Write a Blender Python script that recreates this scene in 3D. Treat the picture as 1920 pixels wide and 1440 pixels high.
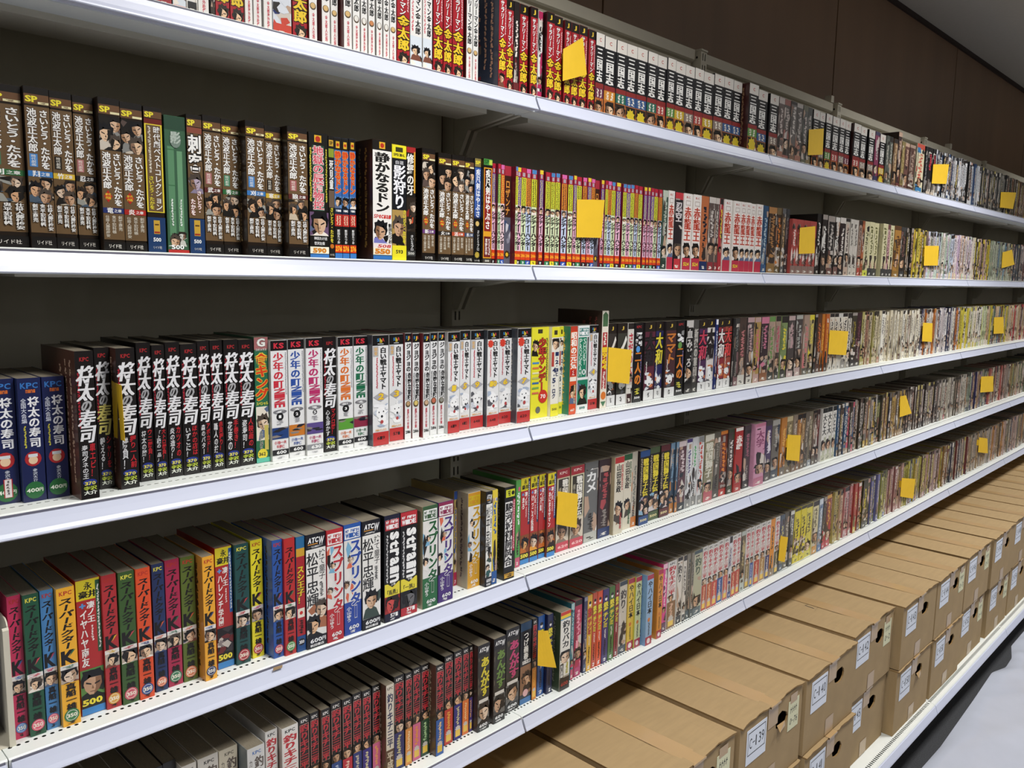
import bpy, math, random
import numpy as np
from mathutils import Matrix, Vector

# ------------------------------------------------------------------ scene, camera, light, exposure
for o in list(bpy.data.objects):
    bpy.data.objects.remove(o)
scene = bpy.context.scene
COL = scene.collection
CAM_Y, CAM_Z, FPX = -1.063, 1.59, 1529.0
_vx = np.array([1506, -174, FPX]); _vx /= np.linalg.norm(_vx)
_vy = np.array([-1580, -231, FPX]); _vy /= np.linalg.norm(_vy)
_vy -= _vx * (_vx @ _vy); _vy /= np.linalg.norm(_vy)
_vz = -np.cross(_vx, _vy)
if _vz[1] > 0: _vz = -_vz
RC = np.stack([_vx, _vy, _vz], 1)            # world -> camera (x right, y down, z forward)
cam_data = bpy.data.cameras.new('camera'); cam = bpy.data.objects.new('camera', cam_data); COL.objects.link(cam)
cam_data.sensor_width = 36.0; cam_data.lens = 36.0 * FPX / 1920.0; cam_data.clip_start = 0.02
cam.matrix_world = Matrix(((RC[0,0], -RC[1,0], -RC[2,0], 0), (RC[0,1], -RC[1,1], -RC[2,1], CAM_Y), (RC[0,2], -RC[1,2], -RC[2,2], CAM_Z), (0,0,0,1)))
scene.camera = cam
world = bpy.data.worlds.new('world'); scene.world = world; world.use_nodes = True
world.node_tree.nodes['Background'].inputs[0].default_value = (1.0, 0.93, 0.82, 1)
world.node_tree.nodes['Background'].inputs[1].default_value = 0.085
scene.view_settings.view_transform = 'Standard'; scene.view_settings.look = 'None'
scene.view_settings.exposure = 0.0; scene.view_settings.gamma = 1.0; scene.view_settings.use_curve_mapping = False
scene.cycles.use_denoising = True
scene.cycles.max_bounces = 6; scene.cycles.diffuse_bounces = 4; scene.cycles.glossy_bounces = 3
scene.cycles.caustics_reflective = False; scene.cycles.caustics_refractive = False
LAMP_POWER, LAMP_SPREAD, LAMP_Y = 31.0, 132.0, -0.95
LAMP_X = (-1.45, 1.0, 3.45, 5.9)
CEIL = 2.83

def px_x(u, y, z):
    """world X of the point with the given y, z that the camera sees in picture column u"""
    a = (u - 960.0) / FPX
    dy, dz = y - CAM_Y, z - CAM_Z
    k = RC[0] - a * RC[2]
    return -(k[1] * dy + k[2] * dz) / k[0]
def proj(p):
    c = RC @ (np.asarray(p, float) - np.array([0, CAM_Y, CAM_Z]))
    return 960 + FPX * c[0] / c[2], 720 + FPX * c[1] / c[2]

# ------------------------------------------------------------------ materials
def lin(c):
    if isinstance(c, str):
        if len(c) == 3: c = ''.join(k * 2 for k in c)
        c = [int(c[i:i+2], 16) / 255 for i in (0, 2, 4)]
    return tuple(((x + .055) / 1.055) ** 2.4 if x > .04045 else x / 12.92 for x in c)
def mat(name, color, rough=.5, metal=0., noise=0., scale=30., bump=0., stretch=None, coat=0., spec=.5, alpha=None, attr=False):
    m = bpy.data.materials.new(name); m.use_nodes = True
    nt = m.node_tree; b = nt.nodes['Principled BSDF']
    b.inputs['Roughness'].default_value = rough; b.inputs['Metallic'].default_value = metal
    b.inputs['Specular IOR Level'].default_value = spec
    if coat: b.inputs['Coat Weight'].default_value = coat; b.inputs['Coat Roughness'].default_value = .15
    src = None
    if attr:
        a = nt.nodes.new('ShaderNodeAttribute'); a.attribute_name = 'Col'; src = a.outputs['Color']
    else:
        c = lin(color); b.inputs['Base Color'].default_value = (*c, 1)
    if noise or bump:
        tc = nt.nodes.new('ShaderNodeTexCoord'); mp = nt.nodes.new('ShaderNodeMapping')
        if stretch: mp.inputs['Scale'].default_value = stretch
        nz = nt.nodes.new('ShaderNodeTexNoise'); nz.inputs['Scale'].default_value = scale; nz.inputs['Detail'].default_value = 5
        nt.links.new(tc.outputs['Object'], mp.inputs[0]); nt.links.new(mp.outputs[0], nz.inputs['Vector'])
        if noise:
            mx = nt.nodes.new('ShaderNodeMix'); mx.data_type = 'RGBA'; mx.blend_type = 'MULTIPLY'
            rp = nt.nodes.new('ShaderNodeValToRGB')
            rp.color_ramp.elements[0].position = .3; rp.color_ramp.elements[1].position = .7
            rp.color_ramp.elements[0].color = (1 - noise,) * 3 + (1,); rp.color_ramp.elements[1].color = (1, 1, 1, 1)
            mx.inputs[0].default_value = 1.0
            nt.links.new(nz.outputs['Fac'], rp.inputs[0]); nt.links.new(rp.outputs[0], mx.inputs[7])
            if src: nt.links.new(src, mx.inputs[6])
            else: mx.inputs[6].default_value = (*c, 1)
            src = mx.outputs[2]
        if bump:
            bp = nt.nodes.new('ShaderNodeBump'); bp.inputs['Strength'].default_value = bump; bp.inputs['Distance'].default_value = .002
            nt.links.new(nz.outputs['Fac'], bp.inputs['Height']); nt.links.new(bp.outputs[0], b.inputs['Normal'])
    if src: nt.links.new(src, b.inputs['Base Color'])
    if alpha is not None: b.inputs['Alpha'].default_value = alpha
    return m
M = dict(
    print=mat('printed_cover', None, rough=.34, attr=True, coat=.25),
    cover=mat('laminated_cover', None, rough=.3, attr=True, coat=.3, noise=.12, scale=60),
    pages=mat('page_edges', '7d7463', rough=.9, noise=.35, scale=120, stretch=(30, 1, 1)),
    steel=mat('white_enamel_steel', 'e4e8e4', rough=.42, noise=.04, scale=25),
    beige=mat('ivory_enamel_steel', 'd2ccba', rough=.5, noise=.05, scale=20),
    panel=mat('ivory_back_panel', 'd2ccb8', rough=.6, noise=.05, scale=12),
    rail=mat('price_rail_plastic', 'd0d5e8', rough=.3, spec=1.0),
    gap_shade=mat('rail_gap_shade', '6a6a78', rough=.6),
    wall=mat('brown_wall_laminate', '84664c', rough=.5, noise=.2, scale=6, stretch=(1, 1, .15)),
    seam=mat('dark_wall_joint', '2a1a10', rough=.8),
    ceiling=mat('ceiling_board', 'b4ad9f', rough=.95, noise=.05, scale=80, bump=.2),
    carpet=mat('grey_carpet', '3e3f42', rough=1., noise=.5, scale=260, bump=1.0),
    film=mat('white_plastic_film', 'b9bdca', rough=.18, noise=.06, scale=9, bump=.35, spec=.8),
    box=mat('corrugated_cardboard', 'a68c64', rough=.85, noise=.12, scale=14, stretch=(1, 6, 1)),
    boxedge=mat('cardboard_cut_edge', '8a6c42', rough=.95),
    tape=mat('brown_packing_tape', 'b3946a', rough=.3, noise=.06, scale=20, coat=.3),
    dark=mat('hole_shade', '1a1512', rough=1.),  # near-black that stands in for the shade inside holes
    paper=mat('white_label_paper', 'dfe4ee', rough=.7),
    note=mat('pale_yellow_note_paper', 'd9d7b4', rough=.75),
    ink=mat('black_ink', '23242a', rough=.7),
    card=mat('yellow_card', 'f2c52c', rough=.62, noise=.05, scale=40),
    lampframe=mat('lamp_frame', 'e8e8e4', rough=.4),
)
_em = bpy.data.materials.new('lamp_diffuser'); _em.use_nodes = True
_em.node_tree.nodes['Principled BSDF'].inputs['Emission Color'].default_value = (1, .98, .95, 1)
_em.node_tree.nodes['Principled BSDF'].inputs['Emission Strength'].default_value = 2.0
M['lamp'] = _em

# ------------------------------------------------------------------ object helpers
def make_mesh(name, V, F, mats, mi=None, colors=None, smooth=False):
    me = bpy.data.meshes.new(name)
    me.from_pydata([tuple(v) for v in V], [], [tuple(f) for f in F])
    for m in mats: me.materials.append(m)
    if mi is not None: me.polygons.foreach_set('material_index', np.asarray(mi, np.int32))
    if colors is not None:
        at = me.color_attributes.new('Col', 'FLOAT_COLOR', 'POINT')
        at.data.foreach_set('color', np.asarray(colors, np.float32).ravel())
    if smooth: me.polygons.foreach_set('use_smooth', [True] * len(me.polygons))
    me.update(); return me
def link(name, me, parent=None, loc=None):
    o = bpy.data.objects.new(name, me); COL.objects.link(o)
    if parent is not None: o.parent = parent
    if loc is not None: o.location = loc
    return o
def tag(o, label, cat, group=None, kind=None):
    o['label'] = label; o['category'] = cat
    if group: o['group'] = group
    if kind: o['kind'] = kind
    return o
def thing(name, label, cat, loc=(0, 0, 0), rz=0., group=None):
    o = link(name, None, loc=loc); o.rotation_euler = (0, 0, rz)
    return tag(o, label, cat, group)
def struct(name, me, loc=(0, 0, 0)):
    o = link(name, me, loc=loc); o['kind'] = 'structure'; return o
class MB:
    def __init__(s): s.V = []; s.F = []; s.m = []
    def quad(s, a, b, c, d, m=0):
        n = len(s.V); s.V += [a, b, c, d]; s.F.append((n, n+1, n+2, n+3)); s.m.append(m)
    def box(s, x0, x1, y0, y1, z0, z1, m=0):
        n = len(s.V)
        s.V += [(x0,y0,z0),(x1,y0,z0),(x1,y1,z0),(x0,y1,z0),(x0,y0,z1),(x1,y0,z1),(x1,y1,z1),(x0,y1,z1)]
        for f in ((3,2,1,0),(4,5,6,7),(0,1,5,4),(1,2,6,5),(2,3,7,6),(3,0,4,7)):
            s.F.append(tuple(n + k for k in f)); s.m.append(m)
    def prism_x(s, prof, x0, x1, m=0):
        """closed profile of (y, z) extruded along x"""
        n = len(s.V); k = len(prof)
        s.V += [(x0, y, z) for y, z in prof] + [(x1, y, z) for y, z in prof]
        for i in range(k):
            j = (i + 1) % k; s.F.append((n+i, n+j, n+k+j, n+k+i)); s.m.append(m)
        s.F.append(tuple(n + i for i in reversed(range(k)))); s.F.append(tuple(n + k + i for i in range(k))); s.m += [m, m]
    def poly(s, pts, m=0):
        n = len(s.V); s.V += list(pts); s.F.append(tuple(range(n, n + len(pts)))); s.m.append(m)
    def mesh(s, name, mats, smooth=False):
        me = make_mesh(name, s.V, s.F, mats if isinstance(mats, (list, tuple)) else [mats], s.m, smooth=smooth)
        return me
    def obj(s, name, mats, parent=None, loc=None, smooth=False):
        return link(name, s.mesh(name, mats, smooth), parent, loc)

# glyphs: outlines of single characters as flat triangles
_fc = bpy.data.curves.new('glyph_source', 'FONT'); _fo = bpy.data.objects.new('glyph_source', _fc); COL.objects.link(_fo)
_fc.resolution_u = 2; _fc.fill_mode = 'FRONT'
_gl = {}
def glyph(ch, off):
    k = (ch, off)
    if k not in _gl:
        _fc.body = ch; _fc.offset = off
        dg = bpy.context.evaluated_depsgraph_get()
        me = bpy.data.meshes.new_from_object(_fo.evaluated_get(dg))
        me.calc_loop_triangles()
        V = np.array([v.co[:2] for v in me.vertices]) if len(me.vertices) else np.zeros((0, 2))
        T = np.array([t.vertices[:] for t in me.loop_triangles], int).reshape(-1, 3)
        bpy.data.meshes.remove(me)
        _gl[k] = (V, T)
    return _gl[k]
ORD = ['zeroth','first','second','third','fourth','fifth','sixth','seventh','eighth','ninth','tenth','eleventh','twelfth','thirteenth','fourteenth','fifteenth','sixteenth','seventeenth','eighteenth','nineteenth','twentieth']
def ordinal(n):
    if n <= 20: return ORD[n]
    t = {2:'twenty',3:'thirty',4:'forty',5:'fifty',6:'sixty',7:'seventy'}[n // 10]
    return t + '-' + ORD[n % 10] if n % 10 else {2:'twentieth',3:'thirtieth',4:'fortieth',5:'fiftieth',6:'sixtieth',7:'seventieth'}[n // 10]

# ------------------------------------------------------------------ room
X_SEAM0, BAY = 0.236, 0.9
BAYS = list(range(-1, 7))                      # bay k spans X_SEAM0+k*BAY .. +BAY
XL, XR = X_SEAM0 - BAY, X_SEAM0 + 7 * BAY
TIERS = [('top', 1.9215), ('second', 1.6125), ('third', 1.3045), ('fourth', 1.0035), ('fifth', 0.7030)]
ZBASE = 0.149
WALL_Y = 0.40
mb = MB(); mb.box(-4, 12, -6, WALL_Y + .1, -.05, 0); struct('floor', mb.mesh('floor', M['carpet']))
mb = MB(); mb.box(-4, 12, -6, WALL_Y + .1, CEIL, CEIL + .05); struct('ceiling', mb.mesh('ceiling', M['ceiling']))
mb = MB(); mb.box(-4, 12, WALL_Y + .012, WALL_Y + .1, 0, CEIL); wall = struct('wall_back', mb.mesh('wall_back', M['seam']))
for i in range(-2, 6):                         # wide laminate boards with open vertical joints
    x0 = 3.306 + (i - 1) * 1.478
    mb = MB(); mb.box(x0 + .004, x0 + 1.474, WALL_Y, WALL_Y + .012, .01, CEIL - .006); mb.obj('panel', M['wall'], wall)
mb = MB(); mb.box(-4, 12, WALL_Y - .012, WALL_Y, CEIL - .02, CEIL); struct('trim_1', mb.mesh('trim_1', M['seam']))

# ceiling lamps: recessed panels over the aisle; outer row added for ambient light
n = 0
for ly in (LAMP_Y, -4.2):
    for lx in LAMP_X:
        n += 1
        t = thing('ceiling_lamp', 'square recessed ceiling lamp panel, %s of its row %s' % (ordinal((n - 1) % 4 + 1), 'over the aisle' if ly == LAMP_Y else 'further out, added for ambient light'), 'lamp', (lx, ly, CEIL), group='recessed ceiling lamps')
        mb = MB()
        for a, b, c, d in ((-.33, .33, -.33, -.3), (-.33, .33, .3, .33), (-.33, -.3, -.3, .3), (.3, .33, -.3, .3)): mb.box(a, b, c, d, -.012, 0)
        mb.obj('lamp_frame', M['lampframe'], t)
        mb = MB(); mb.box(-.3, .3, -.3, .3, -.004, 0); mb.obj('diffuser', M['lamp'], t)
        ld = bpy.data.lights.new('lamp_light', 'AREA'); ld.shape = 'SQUARE'; ld.size = .50; ld.energy = LAMP_POWER; ld.spread = math.radians(LAMP_SPREAD if ly == LAMP_Y else 105.0)
        ld.color = (1.0, .985, .96)
        lo = bpy.data.objects.new('lamp_light', ld); COL.objects.link(lo); lo.parent = t; lo.location = (0, 0, -.014)

# ------------------------------------------------------------------ shelving
def perf_plate(mb, x0, x1, y0, y1, z, pitch, w, d, m=0, rnd=True):
    """flat strip with a row of real openings"""
    k = int((x1 - x0) / pitch); ex = (x1 - x0 - k * pitch) / 2
    if ex > 1e-5:
        mb.quad((x0,y0,z),(x0+ex,y0,z),(x0+ex,y1,z),(x0,y1,z),m); mb.quad((x1-ex,y0,z),(x1,y0,z),(x1,y1,z),(x1-ex,y1,z),m)
    cy = (y0 + y1) / 2
    for i in range(k):
        a = x0 + ex + i * pitch; b = a + pitch; cx = (a + b) / 2
        if rnd: inn = [(cx + w/2*math.cos(t), cy + d/2*math.sin(t)) for t in [math.pi*(-.75 + .25*q) for q in range(8)]]
        else: inn = [(cx-w/2,cy-d/2),(cx,cy-d/2),(cx+w/2,cy-d/2),(cx+w/2,cy),(cx+w/2,cy+d/2),(cx,cy+d/2),(cx-w/2,cy+d/2),(cx-w/2,cy)]
        out = [(a,y0),(cx,y0),(b,y0),(b,cy),(b,y1),(cx,y1),(a,y1),(a,cy)]
        for q in range(8):
            p = (q + 1) % 8
            mb.quad((*out[q], z), (*out[p], z), (*inn[p], z), (*inn[q], z), m)
L = BAY - .0012
DEPTH = .205
def shelf_meshes(rnd):
    b = MB()                                   # deck tray
    perf_plate(b, 0, L, .018, .034, 0, .0095, .0052, .0046 if rnd else .0022, 0, rnd)
    b.quad((0,.002,0),(L,.002,0),(L,.018,0),(0,.018,0)); b.quad((0,.034,0),(L,.034,0),(L,DEPTH,0),(0,DEPTH,0))
    b.quad((0,0,-.002),(L,0,-.002),(L,.002,0),(0,.002,0)); b.quad((0,.002,-.03),(L,.002,-.03),(L,0,-.002),(0,0,-.002))
    b.quad((0,.002,-.030),(0,.052,-.030),(L,.052,-.030),(L,.002,-.030)); b.quad((0,.052,-.030),(0,.056,-.024),(L,.056,-.024),(L,.052,-.030))
    b.quad((0,.056,-.024),(0,.068,-.024),(L,.068,-.024),(L,.056,-.024)); b.quad((0,.068,-.024),(0,.068,-.010),(L,.068,-.010),(L,.068,-.024))
    b.quad((0,.068,-.010),(0,DEPTH,-.010),(L,DEPTH,-.010),(L,.068,-.010)); b.quad((0,DEPTH,-.010),(0,DEPTH,0),(L,DEPTH,0),(L,DEPTH,-.010))
    prof = [(.002,0),(.002,-.03),(.052,-.03),(.056,-.024),(.068,-.024),(.068,-.01),(DEPTH,-.01),(DEPTH,0)]
    b.poly([(0,y,z) for y, z in prof]); b.poly([(L,y,z) for y, z in reversed(prof)])
    b.box(.018, L - .018, DEPTH - .001, .2285, -.010, -.0002)      # back edge reaching the panel, added to close a light leak
    r = MB()                                   # price rail
    r.prism_x([(-.0005,-.0045),(-.0035,-.0045),(-.0065,-.012),(-.0105,-.021),(-.0132,-.0255),(-.0140,-.0275),(-.0132,-.0288),(.0015,-.0288)], .002, L - .002)
    g = MB(); g.prism_x([(0,-.0018),(-.0022,-.0020),(-.0022,-.0044),(0,-.0044)], .003, L - .003)  # grey strip painted as the shadow gap between deck edge and rail
    k = MB(); k.box(.055, L - .055, .068, .150, -.034, -.010)       # stiffening channel
    return b.mesh('shelf_deck', M['steel']), r.mesh('price_rail', M['rail']), g.mesh('rail_shade_strip', M['gap_shade']), k.mesh('stiffener', M['beige'])
br = MB()                                      # folded channel bracket: two cheeks and the web along their lower edge
prof = [(.196,-.0102),(.045,-.012),(.045,-.031),(.165,-.047),(.190,-.092),(.205,-.092),(.205,-.0102)]
for x in (-.005, .0038): br.prism_x(prof, x, x + .0012)
for (y0, z0), (y1, z1) in zip(prof[2:4], prof[3:5]): br.quad((-.005,y0,z0),(.005,y0,z0),(.005,y1,z1),(-.005,y1,z1))
bracket_me = br.mesh('bracket', M['beige'])
SM = {True: shelf_meshes(True), False: shelf_meshes(False)}
def bayname(k): return {-1: 'left of the frame edge'}.get(k, 'in the %s bay from the left' % ordinal(k + 1))
for ti, (tn, z) in enumerate(TIERS):
    for k in BAYS:
        t = thing('shelf', 'white steel shelf with pale price rail, %s tier, %s' % (tn, bayname(k)), 'shelf', (X_SEAM0 + k * BAY + .0006, 0, z), group='shelves of the long rack')
        ms = SM[tn in ('fourth', 'fifth')]
        for nm, me in zip(('deck', 'price_rail', 'rail_shade_strip', 'stiffener'), ms): link(nm, me, t)
        link('bracket', bracket_me, t, (.0085, 0, 0)); link('bracket', bracket_me, t, (L - .0085, 0, 0))
# base decks
b = MB(); YB = -.273
perf_plate(b, 0, L, YB + .012, YB + .028, 0, .0110, .0058, .0105, 0, False)
b.quad((0,YB+.003,0),(L,YB+.003,0),(L,YB+.012,0),(0,YB+.012,0)); b.quad((0,YB+.028,0),(L,YB+.028,0),(L,.2,0),(0,.2,0))
b.quad((0,YB,-.003),(L,YB,-.003),(L,YB+.003,0),(0,YB+.003,0)); b.quad((0,YB+.003,-.04),(L,YB+.003,-.04),(L,YB,-.003),(0,YB,-.003))
b.quad((0,YB+.003,-.04),(0,.2,-.04),(L,.2,-.04),(L,YB+.003,-.04))
b.poly([(0,YB+.003,0),(0,YB+.003,-.04),(0,.2,-.04),(0,.2,0)]); b.poly([(L,.2,0),(L,.2,-.04),(L,YB+.003,-.04),(L,YB+.003,0)])
deck_me = b.mesh('base_deck', M['steel'])
r = MB(); r.prism_x([(YB,-.004),(YB-.003,-.006),(YB-.010,-.028),(YB-.010,-.034),(YB,-.036)], .001, L - .001); brail_me = r.mesh('base_rail', M['rail'])
kk = MB(); kk.box(0, L, -.20, -.19, -ZBASE, -.04); kick_me = kk.mesh('kick_plate', M['beige'])
for k in BAYS:
    t = thing('base_deck', 'white steel base deck under the cardboard boxes, %s' % bayname(k), 'shelf', (X_SEAM0 + k * BAY + .0006, 0, ZBASE), group='base decks of the long rack')
    link('deck', deck_me, t); link('price_rail', brail_me, t); link('kick_plate', kick_me, t)
# back panels with a folded top rail, uprights with paired slots
pm = MB(); pm.box(.0, BAY - .052, .230, .238, .11, 2.185)
tr = MB(); tr.prism_x([(.219,2.214),(.234,2.218),(.239,2.218),(.239,2.180),(.230,2.180),(.223,2.184),(.219,2.188)], .0, BAY - .052)
panel_me, trail_me = pm.mesh('back_panel', M['panel']), tr.mesh('top_rail', M['beige'])
for k in BAYS:
    t = thing('back_panel', 'ivory steel back panel behind the shelves, %s' % bayname(k), 'panel', (X_SEAM0 + k * BAY + .026, 0, 0), group='back panels of the long rack')
    link('panel', panel_me, t); link('top_rail', trail_me, t)
u = MB()
UW, UY0, UY1, UH = .030, .206, .240, 2.212
# front face (standing strip with pairs of slots), sides, top and back
PIT = .030; ns = int(UH / PIT)
for i in range(ns):
    z0 = UH - (i + 1) * PIT; z1 = z0 + PIT; zc0, zc1 = z0 + .006, z0 + .024
    xs = [-UW/2, -.0075, -.0035, .0035, .0075, UW/2]
    for a in range(5):
        if a in (1, 3):
            u.quad((xs[a],UY0,z0),(xs[a+1],UY0,z0),(xs[a+1],UY0,zc0),(xs[a],UY0,zc0)); u.quad((xs[a],UY0,zc1),(xs[a+1],UY0,zc1),(xs[a+1],UY0,z1),(xs[a],UY0,z1))
        else: u.quad((xs[a],UY0,z0),(xs[a+1],UY0,z0),(xs[a+1],UY0,z1),(xs[a],UY0,z1))
for x in (-UW/2, UW/2): u.quad((x,UY0,0),(x,UY1,0),(x,UY1,UH),(x,UY0,UH))
u.quad((-UW/2,UY1,0),(UW/2,UY1,0),(UW/2,UY1,UH),(-UW/2,UY1,UH))
up_me = u.mesh('post', M['beige'])
c = MB(); c.box(-UW/2 - .001, UW/2 + .001, UY0 - .002, UY1 + .002, UH, UH + .005); cap_me = c.mesh('cap', M['beige'])
h = MB(); h.poly([(-UW/2 - .0004, UY0 + .013 + .0030*math.cos(a), 2.196 + .0035*math.sin(a)) for a in [math.pi*q/4 for q in range(8)]]); hole_me = h.mesh('bolt_hole_shade', M['dark'])  # flat dark disc stands in for the shade in a hole
for k in range(-1, 8):
    t = thing('rack_upright', 'slotted ivory steel upright post, %s from the left' % ordinal(k + 2), 'post', (X_SEAM0 + k * BAY, 0, 0), group='uprights of the long rack')
    link('post', up_me, t); link('cap', cap_me, t); link('bolt_hole_shade', hole_me, t)
cl = MB(); cl.box(-.011, .011, .222, .300, 2.2185, 2.224); cl.box(-.011, .011, .222, .246, 2.224, 2.241); cl_me = cl.mesh('wall_clip', M['beige'])
for i, x in enumerate((px_x(1557, .23, 2.23), px_x(1780, .23, 2.23))):
    tag(link('wall_clip', cl_me, loc=(x, 0, 0)), 'small ivory clip on the rack top rail, %s wall joint' % ('under the nearer' if i == 0 else 'under the farther'), 'clip', 'clips on the top rail')

# ------------------------------------------------------------------ book printing
EPS = 0.00004
ROT = set('ー〜-―…')
_cl = {}
def clin(c):
    if c not in _cl: _cl[c] = (*lin(c), 1.)
    return _cl[c]
class Print:
    """flat print on a spine of width T and height H: x to the right, y down, both 0..1"""
    def __init__(s, T, H): s.T = T; s.H = H; s.V = []; s.F = []; s.C = []; s.n = 0; s.lay = 0; s.k = 0
    def depth(s, lay):
        s.k = (s.k + 1) % 16                   # no two neighbouring pieces of print in one plane
        return -EPS * ((s.lay if lay is None else lay) + 1) - 1.4e-6 * s.k
    def tris(s, P, F, col, lay=None):
        P = np.asarray(P, float)
        if not len(P): return
        P = np.stack([np.clip(P[:, 0], 0.01, .99) * s.T, np.full(len(P), s.depth(lay)), (1 - np.clip(P[:, 1], .003, .997)) * s.H], 1)
        s.V += P.tolist(); s.F += (np.asarray(F, int) + s.n).tolist(); s.n += len(P)
        s.C += [clin(col)] * len(P)
    def poly(s, P, col, lay=None):
        y = s.depth(lay); n = s.n; c = clin(col)
        for a, b in P:
            s.V.append((min(max(a, .01), .99) * s.T, y, (1 - min(max(b, .003), .997)) * s.H)); s.C.append(c)
        s.F += [(n, n + i, n + i + 1) for i in range(1, len(P) - 1)]; s.n += len(P)
    def b(s, col, y0, y1, x0=0., x1=1.): s.lay += 1; s.poly([(x0, y1), (x1, y1), (x1, y0), (x0, y0)], col)
    def e(s, col, xc, yc, rx, ry=None, k=14):
        s.lay += 1; ry = ry if ry else rx * s.T / s.H
        s.poly([(xc + rx * math.cos(a), yc - ry * math.sin(a)) for a in [2 * math.pi * i / k for i in range(k)]], col)
    def burst(s, col, xc, yc, rx, k=9):
        s.lay += 1; ry = rx * s.T / s.H
        P = [(xc, yc)] + [(xc + rx * (1 if i % 2 else .72) * math.cos(math.pi * i / k), yc - ry * (1 if i % 2 else .72) * math.sin(math.pi * i / k)) for i in range(2 * k)]
        s.tris(P, [(0, 1 + i, 1 + (i + 1) % (2 * k)) for i in range(2 * k)], col)
    def put(s, ch, col, xc, yc, w, h, off, slant=0., rot=False, lay=None, ol=False):
        """one character; dense characters are thickened by a second, shifted copy"""
        kan = ord(ch) >= 0x4e00
        o1 = round(min(off, .014 if kan else .034), 3)
        V, F = glyph(ch, o1)
        if not len(V): return
        P = V.copy()
        if ord(ch) < 0x2000:
            mn, mx = V.min(0), V.max(0); P = (P - mn) / np.maximum(mx - mn, .08) - .5
            P *= .92
        else: P = P - np.array([.5, .38])
        if rot: P = np.stack([P[:, 1], -P[:, 0]], 1)
        P[:, 0] += slant * P[:, 1]
        d = off - o1
        if ol: d = .038 + (d if kan else 0); sh = [(d, d), (-d, d), (d, -d), (-d, -d)]
        elif d > .008: sh = [(d, 0), (-d, 0)]
        else: sh = [(0, 0)]
        for a, b in sh: s.tris(np.stack([xc + (P[:, 0] + a) * w, yc - (P[:, 1] + b) * h], 1), F, col, lay)
    def v(s, text, col, xc, y0, y1, w, out=None, off=.028, slant=0., step=0.):
        """text running down the spine"""
        c = (y1 - y0) / len(text); h = c * 1.04
        s.lay += 2 if out else 1; L = s.lay
        for i, ch in enumerate(text):
            yc = y0 + c * (i + .5); r = ch in ROT; x = xc + step * i
            if ch == ' ': continue
            if out: s.put(ch, out, x, yc, w, h, off, slant, r, L - 1, True)
            s.put(ch, col, x, yc, w, h, off, slant, r, L)
    def h(s, text, col, xc, yc, w, h, out=None, off=.028, slant=0.):
        c = w / len(text); s.lay += 2 if out else 1; L = s.lay
        for i, ch in enumerate(text):
            if ch == ' ': continue
            x = xc - w / 2 + c * (i + .5)
            if out: s.put(ch, out, x, yc, c * 1.02, h, off, slant, False, L - 1, True)
            s.put(ch, col, x, yc, c * 1.02, h, off, slant, False, L)
    def r(s, text, col, xc, y0, y1, w, off=.028, out=None):
        """latin word turned to read downwards"""
        c = (y1 - y0) / len(text); s.lay += 2 if out else 1; L = s.lay
        for i, ch in enumerate(text):
            if out: s.put(ch, out, xc, y0 + c * (i + .5), w, c * 1.0, off, 0, True, L - 1, True)
            s.put(ch, col, xc, y0 + c * (i + .5), w, c * 1.0, off, 0, True, L)
    def fine(s, rnd, col, xc, y0, y1, w, n=12):
        """print too small to read: short strokes"""
        s.lay += 1; c = (y1 - y0) / n
        for i in range(n):
            y = y0 + c * i
            for q in range(3):
                a = xc - w / 2 + rnd.random() * w * .5; hh = c * (.15 + .2 * rnd.random()); yy = y + c * (.1 + .27 * q)
                s.poly([(a, yy + hh), (a + w * (.3 + .2 * rnd.random()), yy + hh), (a + w * .5, yy), (a, yy)], col)
            a = xc - w * .1 + rnd.random() * w * .25
            s.poly([(a, y + c * .9), (a + w * .14, y + c * .9), (a + w * .14, y + c * .08), (a, y + c * .08)], col)
    def art(s, rnd, bg, y0, y1, x0=0., x1=1., n=3, pal=('e8c4a0', '1c1814', 'f0e8dc', '7a4a3a', '5a6a8a')):
        """a patch of drawn artwork: heads and loose shapes"""
        if bg: s.b(bg, y0, y1, x0, x1)
        W, Hh = x1 - x0, y1 - y0; asp = s.T / s.H
        for i in range(n * 2):
            s.lay += 0; cx, cy = x0 + W * rnd.random(), y0 + Hh * rnd.random(); k = rnd.choice(pal[1:]); a0 = rnd.random() * 6
            s.poly([(min(max(cx + W * .28 * math.cos(a0 + q * 1.57) * (.5 + rnd.random()), x0), x1), min(max(cy + Hh * .16 * math.sin(a0 + q * 1.57) * (.5 + rnd.random()), y0), y1)) for q in range(4)][::-1], k, s.lay + 1)
        s.lay += 1
        for i in range(n):
            f = (i + .5) / n; cx = x0 + W * (.5 + .1 * (rnd.random() - .5) if n == 1 else (.28 + .42 * ((i * 7 + 1) % 2) + .14 * (rnd.random() - .5))); cy = y0 + Hh * (.10 + .78 * f)
            rx = min(W * (.30 if n > 1 else .42), Hh / n * .66 / asp) * rnd.uniform(.8, 1.15); ry = rx * asp * 1.15
            sk, sh = rnd.choice((('d8b494', 'a8805f'), ('c8a080', '8a6448'), ('e4ccb4', 'b8987c'), (pal[0], pal[1]), (pal[0], '8a6a54')))
            hair = rnd.choice(('15110f', '2a211b', '0f0f14', '4a4038', pal[1])); tl = rnd.uniform(-.35, .35); mir = rnd.choice((-1, 1)); ct, st = math.cos(tl), math.sin(tl)
            def Q(pts, col):
                s.poly([(min(max(cx + rx * (ct * a * mir - st * b), x0), x1), min(max(cy + ry * (st * a * mir + ct * b), y0), y1)) for a, b in (pts if mir > 0 else pts[::-1])][::-1], col, s.lay)
            s.lay += 1; Q([(-1.5, 2.2), (1.5, 2.2), (.9, 1.0), (.3, .7), (-.3, .7), (-.9, 1.05)][::-1], rnd.choice(pal[1:]))
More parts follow.
